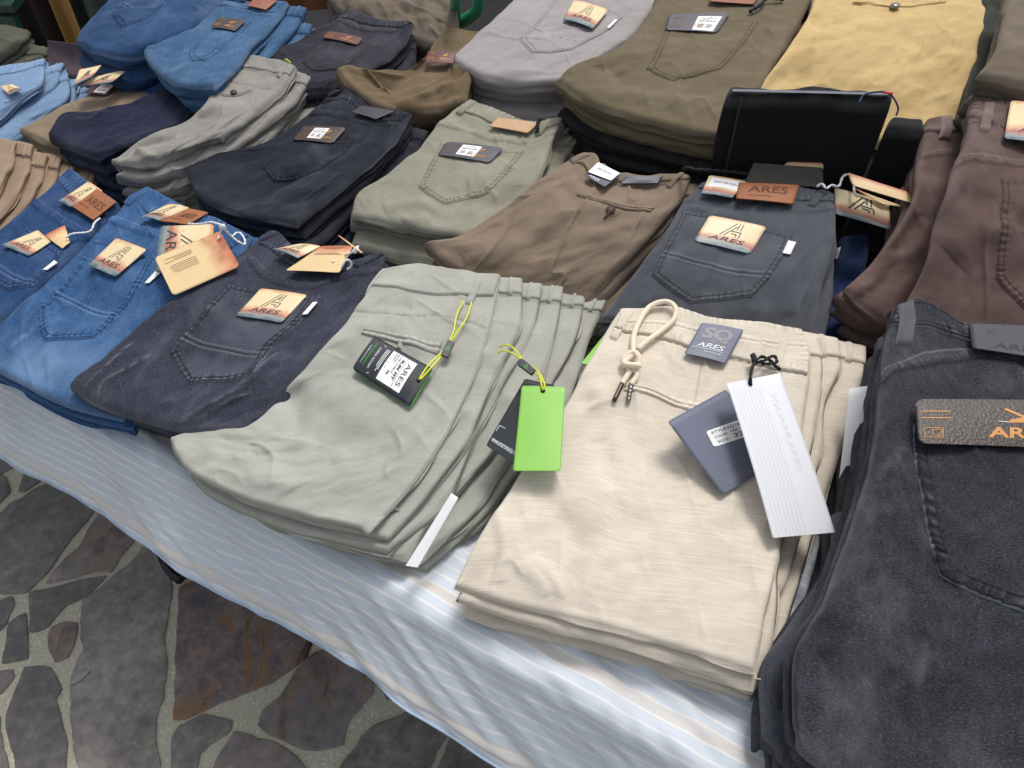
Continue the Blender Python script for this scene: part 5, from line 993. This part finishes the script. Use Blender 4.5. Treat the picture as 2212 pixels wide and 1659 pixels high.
st_ = Card('hang_tag', [(1443, 910), (1568, 841), (1688, 996), (1561, 1067)], M['slate_tag'], None, plane=(ctr, ne), corner=.03, th=.0012, bend=.0008)
tag(st_.ob, 'slate blue hang tag with size sticker on the cream trousers', 'tag')
lb = Card('size_sticker', [(1525, 932), (1606, 903), (1624, 939), (1542, 966)], M['label_white'], st_.ob, plane=(ctr + ne * .0016, ne), corner=.05, th=.0003, wob=0)
lb.ink('sticker_print', [('t', 'STYLE:SQ1642', .10, .12, .98, .30), ('t', 'COLOR:', .12, .42, .46, .56), ('t', '13#', .54, .38, .74, .54), ('t', 'SIZE:', .14, .72, .44, .86), ('t', '32', .58, .62, .82, .86, {'bold': .01})], M['ink'])
st_.ink('tag_print', [('b', .08, .845, .85, .852)] + [('b', .12 + .03 * (i % 2), .875 + .022 * i, .72, .885 + .022 * i) for i in range(4)], M['grey_print'])
m, nt, b = nodes('ribbed_white_card'); tc = nt.nodes.new('ShaderNodeTexCoord'); sep = nt.nodes.new('ShaderNodeSeparateXYZ'); nt.links.new(tc.outputs['UV'], sep.inputs[0])
w = math_n(nt, 'SINE', math_n(nt, 'MULTIPLY', sep.outputs['X'], 2 * math.pi * 16)); w = math_n(nt, 'MULTIPLY', w, ramp(nt, sep.outputs['X'], [(.04, (0, 0, 0, 1)), (.06, (1, 1, 1, 1)), (.56, (1, 1, 1, 1)), (.60, (0, 0, 0, 1))]))
bp = nt.nodes.new('ShaderNodeBump'); bp.inputs['Strength'].default_value = .5; bp.inputs['Distance'].default_value = .0010; nt.links.new(w, bp.inputs['Height']); nt.links.new(bp.outputs[0], b.inputs['Normal'])
b.inputs['Base Color'].default_value = lin('#e4e6ea'); b.inputs['Roughness'].default_value = .45; M['ribbed'] = m
nw = ne + np.array([-.03, -.05, 0]); nw /= np.linalg.norm(nw)
wt = Card('hang_tag', [(1569, 828), (1684, 806), (1804, 1150), (1670, 1162)], M['ribbed'], None, plane=(E.surf(1680, 985, .032)[0], nw), corner=.01, th=.0010, bendv=.003)
tag(wt.ob, 'long white ribbed hang tag lying across the cream trousers', 'tag')
wt.ink('embossed_lettering', [('t', 'SQUARE ARES', .68, .12, .79, .62, {'rot': 1})], plain('embossed_white', '#dcdfe4', .5), off=.0003)
hw = wt.pt(np.array(.40), np.array(.035), .001); tube('eyelet', [hw, hw + wt.nn * .0004], .0030, M['black_string'], wt.ob, res=2, smooth=False, seg=14)
cz = E.surf(1640, 790, .012)[0]
tube('cord', [hw, hw + [.002, .012, .006], E.surf(1622, 806, .020)[0], E.surf(1632, 792, .018)[0], E.surf(1650, 790, .016)[0], E.surf(1672, 798, .012)[0], E.surf(1683, 806, .006)[0]], .0020, M['black_string'], wt.ob, twist=1.0)
tube('cord', [E.surf(1622, 800, .016)[0], E.surf(1640, 798, .022)[0], E.surf(1650, 784, .018)[0], E.surf(1660, 796, .018)[0], E.surf(1645, 806, .018)[0]], .0020, M['black_string'], wt.ob, twist=1.0)
tube('cord_clip', [E.surf(1620, 780, .016)[0], E.surf(1622, 800, .018)[0]], .0042, M['black_string'], wt.ob, seg=4, res=3, smooth=False)
# white tag hanging on the far side of the cream stack
nv = np.array([-.35, -.55, .8]); nv /= np.linalg.norm(nv)
wv = Card('hang_tag', [(1835, 838), (1886, 832), (1900, 1060), (1800, 1148)], M['white_card'], None, plane=(tb(1860, 990, 8), nv), corner=.02, th=.001); tag(wv.ob, 'white hang tag hanging in the gap between cream trousers and black jeans', 'tag')
gr = Card('swing_tag', [(1330, 692), (1345, 700), (1290, 790), (1255, 785)], M['green_tag'], None, plane=(tb(1300, 745, 9.5), np.array([0, 0, 1.])), corner=.04, th=.001)
tag(gr.ob, 'lime green tag peeking out beneath the cream trousers waist', 'tag')
# white paper slip inside the grey green fan
q = D.under[0]
ws = Card('paper_slip', [(975, 1065), (990, 1075), (902, 1226), (876, 1222)], M['white_card'], None, plane=(tb(930, 1150, 7.0), np.array([-.1, -.5, .9]) / np.linalg.norm([.1, .5, .9])), corner=.01, th=.0006); tag(ws.ob, 'white paper slip sticking out of the fanned grey green chinos', 'paper')
# -- F washed black
tube('loose_thread', [E.surf(1628, 1452, .001)[0], tb(1634, 1465, 6), tb(1652, 1470, 5.6), tb(1668, 1482, 5)], .0005, M['cream_cord'], E.ob, seg=5)
band(F, 'F', [(1934, 654), (1985, 648), (2030, 668), (2094, 699), (2250, 704), (2430, 726)], [(1915, 716), (1969, 709), (2021, 715), (2094, 737), (2250, 762), (2400, 790)], m=170, n=50, pk=.0008, lift=.004, stitch=(.002, .0075), rw=.9)
loop(F, 'F', [(1938, 652), (1940, 700), (1932, 747)], [(1976, 648), (1975, 700), (1967, 748)], arch=.005, wearin=.25)
lp = Card('waist_patch', [(2094, 699), (2400, 712), (2400, 800), (2101, 751)], M['leather_black'], F.ob, g=F, lift=.006, bend=.001, corner=.02, th=.002)
bg = Card('patch_badge', [(2111, 706), (2166, 707), (2170, 728), (2115, 726)], M['leather_black'], lp.ob, g=F, lift=.0082, corner=.06, th=.0015, wob=0)
bg.ink('eagle_emblem', [('l', [(.30, .30), (.42, .55), (.55, .45), (.75, .22)], .0014), ('l', [(.42, .55), (.38, .30)], .0010), ('t', 'ARES', .25, .66, .75, .88)], M['patch_ink_black'])
lp.ink('lettering', [('t', 'ARES', .16, .68, .50, .88)], M['patch_ink_black'])
pocket(F, 'F', [(1971, 914), (1976, 1000), (1999, 1131), (2027, 1243), (2240, 1335)], [(2440, 930), (2440, 1000), (2440, 1100), (2440, 1220), (2240, 1335)], pk=.0026, lift=.004, m=190, n=130, stitch=(.0024, .0125), rimwear=1.3, lam=.011, wearin=-.12)
M['foil'] = foil()
gc = Card('pocket_card', [(1975, 862), (2430, 868), (2430, 976), (1984, 958)], M['foil'], F.ob, g=F, lift=.009, bend=.002, bendv=.0012, corner=.035, th=.0008, n=50)
gc.ink('gold_print', [('b', .02, .28, .16, .30), ('b', .02, .43, .16, .45), ('l', [(.03, .66), (.12, .66), (.12, .86), (.03, .86), (.03, .66)], .0007), ('l', [(.07, .70), (.115, .70), (.115, .82), (.07, .82), (.07, .70)], .0006)], M['gold'])
gc.ink('lettering', [('t', 'ARES', .335, .62, .64, .84, {'bold': .03}), ('t', 'Jeans', .67, .64, .88, .84)], M['gold']); gc.ink('eagle_emblem', [('l', [(.44, .50), (.56, .38), (.68, .15)], .0045), ('l', [(.44, .50), (.60, .48), (.68, .15)], .003), ('l', [(.42, .22), (.50, .38), (.58, .44)], .003)], M['gold'])
gc.ink('staple', [('l', [(.385, .50), (.435, .52)], .0007)], M['label_white'], off=.0010)
# -- O ink blue
band(O_, 'O', [(708, 208), (765, 187), (800, 229), (888, 240)], [(690, 222), (740, 214), (775, 240), (825, 264), (868, 262)], pk=.0004)
loop(O_, 'O', [(706, 208), (757, 189)], [(712, 215), (764, 197)])
patch(O_, [(778, 228), (852, 240), (812, 257), (760, 242)], 'leather_black', None)
price(O_, [(655, 273), (749, 276), (718, 310), (631, 302)])
pocket(O_, 'O', [(636, 296), (600, 330), (568, 360), (591, 393)], [(770, 299), (735, 340), (690, 368), (591, 393)], m=70, n=60, pk=.0004, rimwear=.2)
# -- P sage
band(P_, 'P', [(1010, 218), (1080, 239), (1150, 263), (1220, 251)], [(985, 241), (1030, 252), (1066, 270), (1130, 288), (1208, 274)], pk=.0006, stitch=(.002,))
loop(P_, 'P', [(1015, 218), (983, 246)], [(1033, 225), (997, 251)]); loop(P_, 'P', [(1186, 258), (1156, 290)], [(1196, 262), (1168, 294)])
c = patch(P_, [(1075, 254), (1163, 266), (1140, 287), (1056, 272)], 'leather_tan', None); b2 = Card('patch_badge', [(1088, 257), (1106, 260), (1100, 267), (1082, 264)], M['leather'], c.ob, g=P_, lift=.006, th=.001)
price(P_, [(965, 306), (1088, 320), (1058, 352), (944, 334)], 'grey_card')
pocket(P_, 'P', [(951, 307), (925, 360), (903, 405), (958, 442)], [(1134, 324), (1100, 372), (1058, 415), (958, 442)], m=110, n=90, pk=.0010)
tube('string', [P_.surf(1160, 290, .006)[0], P_.surf(1164, 272, .012)[0], P_.surf(1172, 260, .008)[0]], .003, M['black_string'], P_.ob, twist=1)
# -- Q brown
band(Q_, 'Q', [(1231, 345), (1284, 335), (1312, 363), (1400, 375), (1496, 372)], [(1240, 354), (1272, 374), (1312, 393), (1390, 398), (1482, 390)], lift=.003)
loop(Q_, 'Q', [(1229, 345), (1270, 330)], [(1238, 356), (1276, 340)]); loop(Q_, 'Q', [(1470, 368), (1436, 404)], [(1482, 371), (1449, 408)])
Card('waist_patch', [(1354, 380), (1432, 380), (1423, 395), (1338, 396)], M['navy_tag'], Q_.ob, g=Q_, lift=.004, corner=.02)
welt(Q_, 'Q', [(1245, 418), (1330, 438), (1416, 449)], [(1245, 423), (1325, 448), (1405, 460)])
bq, bn = Q_.surf(1319, 455, .001); bu = empty('button', bq); bu.parent = Q_.ob; bu.location = bq - np.array(Q_.ob['_o'][:])
bpy.data.objects.remove(bu); tube('button', [bq, bq + bn * .003], .0072, M['button'], Q_.ob, res=2, smooth=False, seg=20); tube('button_hole_stitch', [bq + bn * .002, Q_.surf(1312, 465, .002)[0], Q_.surf(1306, 471, .001)[0]], .002, M['button'], Q_.ob)
qc = Card('swing_tag', [(1301, 354), (1341, 378), (1307, 404), (1263, 378)], M['navy_tag'], None, g=Q_, lift=.010, corner=.04)
tag(qc.ob, 'small navy tag with white price sticker on the brown chinos waist', 'tag')
qs = Card('price_sticker', [(1292, 350), (1340, 374), (1320, 390), (1270, 371)], M['label_white'], qc.ob, g=Q_, lift=.013, corner=.03, th=.0004, wob=0); qs.ink('price_print', [('t', 'PRET:185 RON', .2, .35, .8, .55)], M['grey_print'])
qc.ink('lettering', [('t', 'ARES', .12, .80, .60, .93, {'bold': .01})], M['white_ink'])
tube('cord', [tb(1476, 366, 20.6), tb(1486, 362, 22), tb(1500, 366, 22), tb(1560, 370, 21.6), tb(1632, 378, 21.3)], .0028, M['black_string'], Q_.ob, twist=1.)
# -- R charcoal
band(R_, 'R', [(1520, 390), (1600, 387), (1700, 397), (1805, 412)], [(1506, 408), (1590, 418), (1680, 430), (1806, 440)], pk=.0004)
loop(R_, 'R', [(1768, 402), (1742, 446)], [(1784, 406), (1760, 449)])
patch(R_, [(1596, 394), (1727, 400), (1714, 440), (1590, 428)], 'leather', inkmat='patch_ink', tb_=(.18, .18, .84, .56))
c = Card('waist_card', [(1532, 379), (1614, 393), (1581, 428), (1514, 418)], M['card'], R_.ob, g=R_, lift=.010, bend=.002); c.sticker('price_sticker', (.1, .1, .98, .6), M['label_white']); c.ink('price_print', [('t', 'PRET:185 RON', .2, .28, .85, .38)], M['grey_print'], off=.0009)
pocket(R_, 'R', [(1474, 455), (1440, 525), (1406, 594), (1491, 656)], [(1714, 508), (1690, 560), (1664, 600), (1626, 641), (1491, 656)], lines=([(1433, 550), (1500, 568), (1580, 588), (1667, 596)],), m=130, n=120, pk=.0005, rimwear=.35)
sunset(R_, [(1533, 465), (1656, 490), (1621, 549), (1499, 520)], lift=.005, bend=.0015)
tab(R_, [(1703, 519), (1720, 523), (1708, 549), (1690, 546)])
# back waist panel standing behind the charcoal jeans
bw = Card('waist_lining', [(1628, 352), (1777, 362), (1780, 405), (1610, 392)], leather('dark_lining', '#4a463f', 1, .8), R_.ob, plane=(tb(1700, 380, 21.5), np.array([0, -.55, .8]) / np.linalg.norm([.55, .8])), corner=.02, th=.002)
sunset(R_, [(1700, 350), (1778, 352), (1779, 366), (1690, 362)], plane=(tb(1740, 358, 22), np.array([0, -.5, .85]) / np.linalg.norm([.5, .85])), text=False, back=True, name='waist_card')
# tags right of the charcoal jeans
for i, (c4, z, lbl) in enumerate([([(1803, 404), (1850, 420), (1924, 440), (1912, 505)], 19, 0)]):
    nt_ = np.array([-.1, -.45, .9]); nt_ /= np.linalg.norm(nt_)
    c = Card('hang_tag', [(1803, 405), (1921, 440), (1924, 497), (1803, 462)], M['card'], None, plane=(tb(1860, 450, 18.5), nt_), corner=.04, th=.001, bend=.002)
    c.ink('monogram', MONO(.25, .10, .5, .55, .0024), M['ink']); tag(c.ob, 'glossy sunset hang tag dangling beside the charcoal jeans', 'tag')
    tube('string', [tb(1764, 404, 21), tb(1775, 397, 21.6), tb(1785, 407, 21.4), tb(1796, 400, 21.5), tb(1812, 402, 21.2), tb(1822, 380, 22), tb(1842, 380, 21.5), tb(1845, 412, 20.6), tb(1852, 425, 20)], .0018, M['white_string'], c.ob, twist=1.2)
for (c4, z, lb_) in [([(1832, 373), (1980, 420), (1976, 440), (1842, 400)], 22, 'folded cream hang tag lying above the glossy sunset tag'), ([(1843, 405), (1890, 424), (1960, 448), (1905, 440)], 20.4, 'lower leaf of hang tags between charcoal and burgundy jeans')]:
    c = Card('hang_tag', c4, M['card_back'], None, plane=(tb(1900, 410, z), np.array([0, -.35, .93])), corner=.05, th=.0012); tag(c.ob, lb_, 'tag')
tab(S_, [(1806, 537), (1816, 533), (1808, 558), (1797, 561)])
# -- T burgundy
band(T2, 'T', [(2003, 254), (2030, 252), (2057, 252)], [(1995, 290), (2030, 288), (2064, 286)], lift=.004, rw=.7); loop(T2, 'T', [(2031, 253), (2026, 302)], [(2055, 253), (2052, 304)], arch=.005, wearin=.2)
band(T1, 'T', [(2099, 213), (2160, 218), (2212, 224), (2330, 236)], [(2092, 258), (2150, 270), (2212, 283), (2330, 300)], lift=.004, pk=.0005, rw=.7)
loop(T1, 'T', [(2127, 213), (2113, 285)], [(2151, 215), (2135, 289)], arch=.005, wearin=.2)
sunset(T1, [(2184, 217), (2320, 236), (2310, 322), (2169, 299)], lift=.008, bend=.002, name='waist_card')
pocket(T1, 'T', [(2160, 384), (2163, 420), (2160, 500), (2150, 600), (2250, 700)], [(2360, 400), (2360, 450), (2360, 520), (2350, 620), (2250, 700)], pk=.0012, m=120, n=80, rimwear=.5)
# -- H, I, J, K, N
band(Nn_, 'N', [(504, 115), (560, 123), (640, 140)], [(495, 141), (560, 152), (625, 166)], lift=.003); loop(Nn_, 'N', [(616, 135), (597, 168)], [(625, 137), (605, 170)])
welt(Nn_, 'N', [(478, 202), (510, 203), (545, 193)], [(478, 207), (510, 209), (545, 198)])
bq, bn = Nn_.surf(506, 204, .003); tube('button', [bq, bq + bn * .003], .006, M['button'], Nn_.ob, res=2, smooth=False, seg=16)
tube('yellow_thread', [Nn_.surf(615, 134, .003)[0], Nn_.surf(622, 131, .008)[0], Nn_.surf(629, 136, .003)[0]], .0014, M['yellow_string'], Nn_.ob)
band(H, 'H', [(385, 173), (420, 176), (457, 181)], [(365, 182), (400, 190), (432, 203)], lift=.003)
price(I_, [(200, 182), (258, 180), (228, 206), (180, 201)], stick=(.42, .1, .9, .9)); band(I_, 'I', [(302, 152), (345, 160), (384, 171)], [(285, 162), (325, 175), (362, 186)])
for c4, z, lb_ in [([(172, 150), (219, 140), (198, 165), (158, 186)], 19, 'upright sunset hang tag fanned on the khaki jeans'), ([(205, 166), (279, 147), (240, 178), (170, 187)], 18.2, 'second sunset hang tag fanned on the khaki jeans, lying flatter')]:
    c = Card('hang_tag', c4, M['card'], None, plane=(tb(215, 168, z), np.array([0, -.15, 1.])), corner=.04, th=.0012); c.ink('monogram', MONO(.3, .3, .4, .4, .0018), M['ink']); tag(c.ob, lb_, 'tag')
sunset(J, [(0, 186), (26, 182), (48, 192), (20, 206)], lift=.008, name='pocket_card')
band(J, 'J', [(-35, 153), (30, 139), (96, 123)], [(-60, 175), (20, 160), (96, 146)], pk=.0004)
# -- L, M, Y, Z, X, W, V
pocket(L_, 'L', [(268, -8), (255, 12), (240, 32), (260, 59)], [(368, -12), (345, 20), (312, 46), (260, 59)], lines=([(255, 8), (300, 22), (352, 8)],), m=70, n=60, pk=.0007)
band(M_, 'M', [(484, 3), (545, 3), (622, 1)], [(470, 13), (525, 21), (590, 28)], pk=.0005, lift=.003)
patch(M_, [(548, -2), (600, 0), (574, 21), (532, 12)], 'leather_red', None)
price(M_, [(471, 38), (531, 44), (507, 67), (455, 59)], label=False)
pocket(M_, 'M', [(458, 66), (430, 88), (405, 112), (413, 135)], [(548, 46), (512, 85), (450, 130), (413, 135)], m=70, n=60, pk=.0008)
price(Y_, [(709, 67), (784, 82), (772, 97), (694, 81)], 'maroon_card', label=False)
band(Y_, 'Y', [(724, 36), (766, 22), (820, 43), (894, 47)], [(716, 46), (765, 44), (812, 57), (872, 60)], pk=.0003)
pocket(Y_, 'Y', [(700, 82), (675, 112), (653, 134), (675, 153)], [(800, 92), (770, 130), (735, 150), (675, 153)], m=50, n=50, pk=.0003, rimwear=.15)
price(Z_, [(925, 110), (985, 112), (980, 137), (916, 136)], 'maroon_card', label=False, lift=.012)
pocket(X_, 'X', [(1205, -12), (1165, 40), (1121, 85), (1148, 115)], [(1348, 38), (1300, 75), (1236, 108), (1148, 115)], lines=([(1140, 62), (1190, 78), (1258, 92)],), m=90, n=80, pk=.0006)
sunset(X_, [(1239, 0), (1314, 21), (1281, 62), (1216, 42)], lift=.009, bend=.003); tab(X_, [(1329, 41), (1334, 43), (1316, 61), (1311, 58)])
price(W_, [(1444, 32), (1579, 27), (1549, 71), (1437, 65)], 'grey_card', stick=(.50, .22, .90, .96), cut=(1, 1, 1, 1))
pocket(W_, 'W', [(1446, 32), (1425, 90), (1395, 150), (1453, 175)], [(1639, 46), (1605, 100), (1558, 150), (1453, 175)], m=110, n=100, pk=.0006, rimwear=.3)
tube('string', [W_.surf(1690, 5, .006)[0], W_.surf(1655, 8, .010)[0], W_.surf(1640, 22, .010)[0], W_.surf(1618, 32, .006)[0]], .0032, M['black_string'], W_.ob, twist=1)
Card('waist_patch', [(1540, -12), (1640, -8), (1628, 9), (1530, 2)], M['leather_red'], W_.ob, g=W_, lift=.004)
welt(V_, 'V', [(1840, 5), (1930, 10), (2046, 1)], [(1842, 11), (1932, 17), (2044, 7)])
bq, bn = V_.surf(1932, 19, .003); tube('button', [bq, bq + bn * .005], .0085, M['metal_bright'], V_.ob, res=2, smooth=False, seg=20)
o_ = new_mesh('waist_lining', [tb(1582, 192, 33.4), tb(1920, 200, 33.4), tb(1918, 205, 33.4), tb(1582, 197, 33.4), tb(1582, 192, 33.2), tb(1920, 200, 33.2), tb(1918, 205, 33.2), tb(1582, 197, 33.2)], [(0, 1, 2, 3), (7, 6, 5, 4), (0, 4, 5, 1), (1, 5, 6, 2), (2, 6, 7, 3), (3, 7, 4, 0)], plain('grey_lining', '#6a6e76', .8, var=.3, scale=90), U1.ob, smooth=False)
for px_ in (1603, 1896):
    q_ = tb(px_, 203, 33); q2 = q_ + np.array([0, -.002, -.29]); tube('side_seam', [q_ + [0, -.001, -.004], .5 * (q_ + q2) + [.001, -.002, 0], q2], .0016, plain('black_seam', '#2a2a2d', .6), U1.ob, res=10)
# blue ties on the upright black pair
t_ = tube('tie_loop', [tb(1855, 222, 33.5), tb(1868, 204, 34), tb(1905, 198, 34.5), tb(1925, 205, 34.5), tb(1940, 232, 33), tb(1936, 250, 32)], .0013, plain('blue_tie', '#202e58', .7), None); tag(t_, 'dark blue tie loop with red end on the upright black jeans', 'tie')
tube('red_end', [tb(1908, 199, 34.9), tb(1928, 202, 34.8)], .0018, plain('red_plastic', '#d83a2c', .4), t_, res=4)

# waistbands of the fanned-out pairs beneath
def under_bands(g, key, count, loops=(.2, .86), w=.036, dark=('D', 'E', 'G', 'N', 'Q', 'K', 'T')):
    for q in g.under[:count]:
        r = q.Q[:, q.n // 2]; gv = float(np.interp(w, r, np.arange(q.m + 1)))
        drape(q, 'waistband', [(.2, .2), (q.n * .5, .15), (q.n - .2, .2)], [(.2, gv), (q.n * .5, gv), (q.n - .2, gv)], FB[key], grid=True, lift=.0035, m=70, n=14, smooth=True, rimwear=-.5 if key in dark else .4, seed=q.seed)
        for f in loops:
            a, b = q.n * f, q.n * (f + .045); drape(q, 'belt_loop', [(a, .3), (a, gv + 1)], [(b, .3), (b, gv + 1)], FB[key], grid=True, lift=.0035, m=14, n=6, rim=.0015, arch=.003, rimwear=.4)
for g_, k_, c_ in ((D, 'D', 6), (E, 'E', 3), (B, 'B', 2), (C, 'C', 3), (O_, 'O', 3), (P_, 'P', 4), (Q_, 'Q', 3), (M_, 'M', 5), (Nn_, 'N', 4), (G_, 'G', 5), (J, 'J', 5), (K, 'K', 4), (F, 'F', 2), (Y_, 'Y', 3), (A, 'A', 2)): under_bands(g_, k_, c_)
# the open turned leg end poking out of the grey green pair's front corner
cc = tb(828, 1134, 7.2); e1 = (at(868, 1098, TZ + .075) - at(798, 1150, TZ + .075)); e1 /= np.linalg.norm(e1); e2 = np.array([0, 0, 1.]); ax_ = -np.cross(e1, e2); ax_ *= np.sign(-ax_[0])
V, F_ = [], []; NS = 40
for L_i, (da, sc_) in enumerate([(.07, 1), (.03, 1.0), (.004, 1.02), (.0, .95), (.004, .86), (.05, .80)]):
    for k in range(NS):
        t = 2 * math.pi * k / NS; rr = 1 + .10 * math.sin(3 * t + 1); V.append(cc + e1 * (.024 * math.copysign(abs(math.cos(t)) ** .7, math.cos(t)) * sc_ * rr) + e2 * (.0105 * math.sin(t) * (sc_ if sc_ > .9 else sc_ * .8) * rr) + ax_ * (da + .004 * math.sin(2 * t)))
for L_i in range(5): F_ += [(L_i * NS + k, L_i * NS + (k + 1) % NS, (L_i + 1) * NS + (k + 1) % NS, (L_i + 1) * NS + k) for k in range(NS)]
new_mesh('leg_end', V, F_, FB['D'], D.ob, [(v[0], v[1]) for v in V], {'wear': [0.] * len(V), 'stitch': [0.] * len(V)})
# ---------------------------------------------------------------- behind the stall
GRN = plain('green_plastic', '#17382f', .28); ch = empty('plastic_chair', at(60, 60, 0)); tag(ch, 'dark green plastic armchair standing at the back left of the stall', 'chair')
def hb(name, pts, w, th, mat, parent):
    P = curve(np.array(pts), 24); V = []; T = np.gradient(P, axis=0); T /= np.linalg.norm(T, axis=1, keepdims=True)
    for i in range(len(P)):
        a = np.cross(T[i], [0, 1, 0]); a /= np.linalg.norm(a) + 1e-9; b = np.cross(T[i], a)
        V += [P[i] + a * w / 2 + b * th / 2, P[i] - a * w / 2 + b * th / 2, P[i] - a * w / 2 - b * th / 2, P[i] + a * w / 2 - b * th / 2]
    F = [(i * 4 + k, i * 4 + (k + 1) % 4, i * 4 + 4 + (k + 1) % 4, i * 4 + 4 + k) for i in range(len(P) - 1) for k in range(4)] + [(3, 2, 1, 0), tuple(len(V) - 4 + k for k in range(4))]
    return new_mesh(name, V, F, mat, parent, smooth=False)
O3 = at(10, 20, .66); dx = lambda a, b, c: O3 + np.array([a, b, c])
box('seat', dx(.25, .25, -.34), (.24, 0), (0, .24), .03, GRN, ch, .012)
for a, b in ((0, 0), (.5, 0), (.02, .48), (.48, .48)): hb('leg', [dx(a, b, -.02 if b == 0 else -.34), dx(a - .01, b - .01, -.4), dx(a - .05 + .1 * (a > .2), b - .05, -.78)], .05, .03, GRN, ch)
hb('armrest', [dx(0, 0, 0), dx(0, .2, .02), dx(.02, .5, 0)], .06, .025, GRN, ch); hb('armrest', [dx(.5, 0, 0), dx(.5, .2, .02), dx(.48, .5, 0)], .06, .025, GRN, ch)
V, F = [], []
for i in range(9):
    for j in range(9): u, v = i / 8, j / 8; V.append(dx(.02 + .46 * u, .50 + .06 * v - .05 * (2 * u - 1) ** 2, -.34 + .75 * v + .05 * math.sin(math.pi * u) * v))
o = new_mesh('backrest', V, grid_faces(8, 8), GRN, ch); sm_ = o.modifiers.new('s', 'SOLIDIFY'); sm_.thickness = .012
def curtain(name, p0, p1, z0, z1, mat, label, amp=.03, wl=.12, n=60, cat='cloth'):
    p0, p1 = np.array(p0[:2]), np.array(p1[:2]); d = p1 - p0; L = np.linalg.norm(d); nrm = np.array([-d[1], d[0]]) / L; V = []; uv = []
    for i in range(13):
        for j in range(n + 1):
            u, v = j / n, i / 12; off = amp * (1 - .4 * v) * math.sin(u * L / wl * 6.28 + 1.3 * float(noise(u * 4, v))) + .01 * float(noise(u * 9, v * 3, 4)); q = p0 + d * u + nrm * off; V.append((q[0], q[1], z0 + (z1 - z0) * v)); uv.append((u * L, v * (z1 - z0)))
    o = new_mesh(name, V, grid_faces(12, n), mat, None, uv); s_ = o.modifiers.new('s', 'SOLIDIFY'); s_.thickness = .004; tag(o, label, cat); return o
yb = 3.7
def cx(px, y=yb): d = ray(px, 30); return d[0] * y / d[1]
def cur(a, b, dy, *r, **k): return curtain('hanging_cloth', (cx(a), yb + dy), (cx(b), yb + dy), 0.0, 1.5, *r, **k)
cur(-260, 122, .12, fabric('dark_stall_cloth', '#2a2422', 'twill'), 'dark brown cloth closing the stall behind the green chair')
cur(122, 192, 0, fabric('ochre_cloth', '#b08a50', 'twill'), 'ochre cloth hanging between the green chair and the blue jeans', wl=.14)
cur(180, 201, -.06, fabric('dark_green_cloth', '#20261a', 'twill'), 'narrow black green cloth beside the ochre cloth', n=12, wl=.08)
cur(203, 300, 0, fabric('red_cloth', '#a83a40', 'twill'), 'red cloth hanging behind the blue jeans', n=20)
cur(300, 985, .05, fabric('rust_cloth', '#7c5038', 'twill'), 'rust brown cloth hanging behind the dark indigo jeans')
cur(985, 1500, .05, fabric('brown_back_cloth', '#6e5140', 'twill'), 'brown cloth hanging behind the green metal tube')
TG = plain('green_paint', '#3f9c78', .35); gtb = tube('metal_rack', [at(984, -60, 1.1), at(984, 40, .95), at(986, 90, .85)], .012, TG, None); tag(gtb, 'green painted bent metal tube behind the taupe trousers', 'rack')
tube('bent_tube', [at(984, 56, .92), at(1004, 44, .94), at(1028, 25, .97), at(1034, 0, 1.0), at(1030, -40, 1.05)], .013, TG, gtb)
cb = curtain('cardboard_sheet', (cx(1040, 2.6), 2.6), (cx(1180, 2.6), 2.6), .3, 1.0, plain('cardboard', '#b9935a', .8), 'ochre cardboard sheet standing behind the lilac grey trousers', amp=.004, cat='cardboard')
PL = stack('folded_trousers', fabric('plum_grey_twill', '#54494f', 'twill'), 'plum grey trousers', 'plum grey trousers in the gap between olive chinos and blue jeans', GR, T=[(100, 82, 18), (175, 92, 18)], R=[(200, 130, 15)], B=[(105, 150, 13), (200, 180, 12)], L=[(100, 118, 15)], layers=4, n=50, m=50, seed=40, cat='trousers', under='the plum grey stack')
ws = tube('white_strap', [tb(108, 108, 20), tb(130, 125, 18), tb(165, 140, 17)], .004, M['white_card'], None); bpy.data.objects.remove(ws)
for o in bpy.data.objects:
    if '_o' in o: del o['_o']
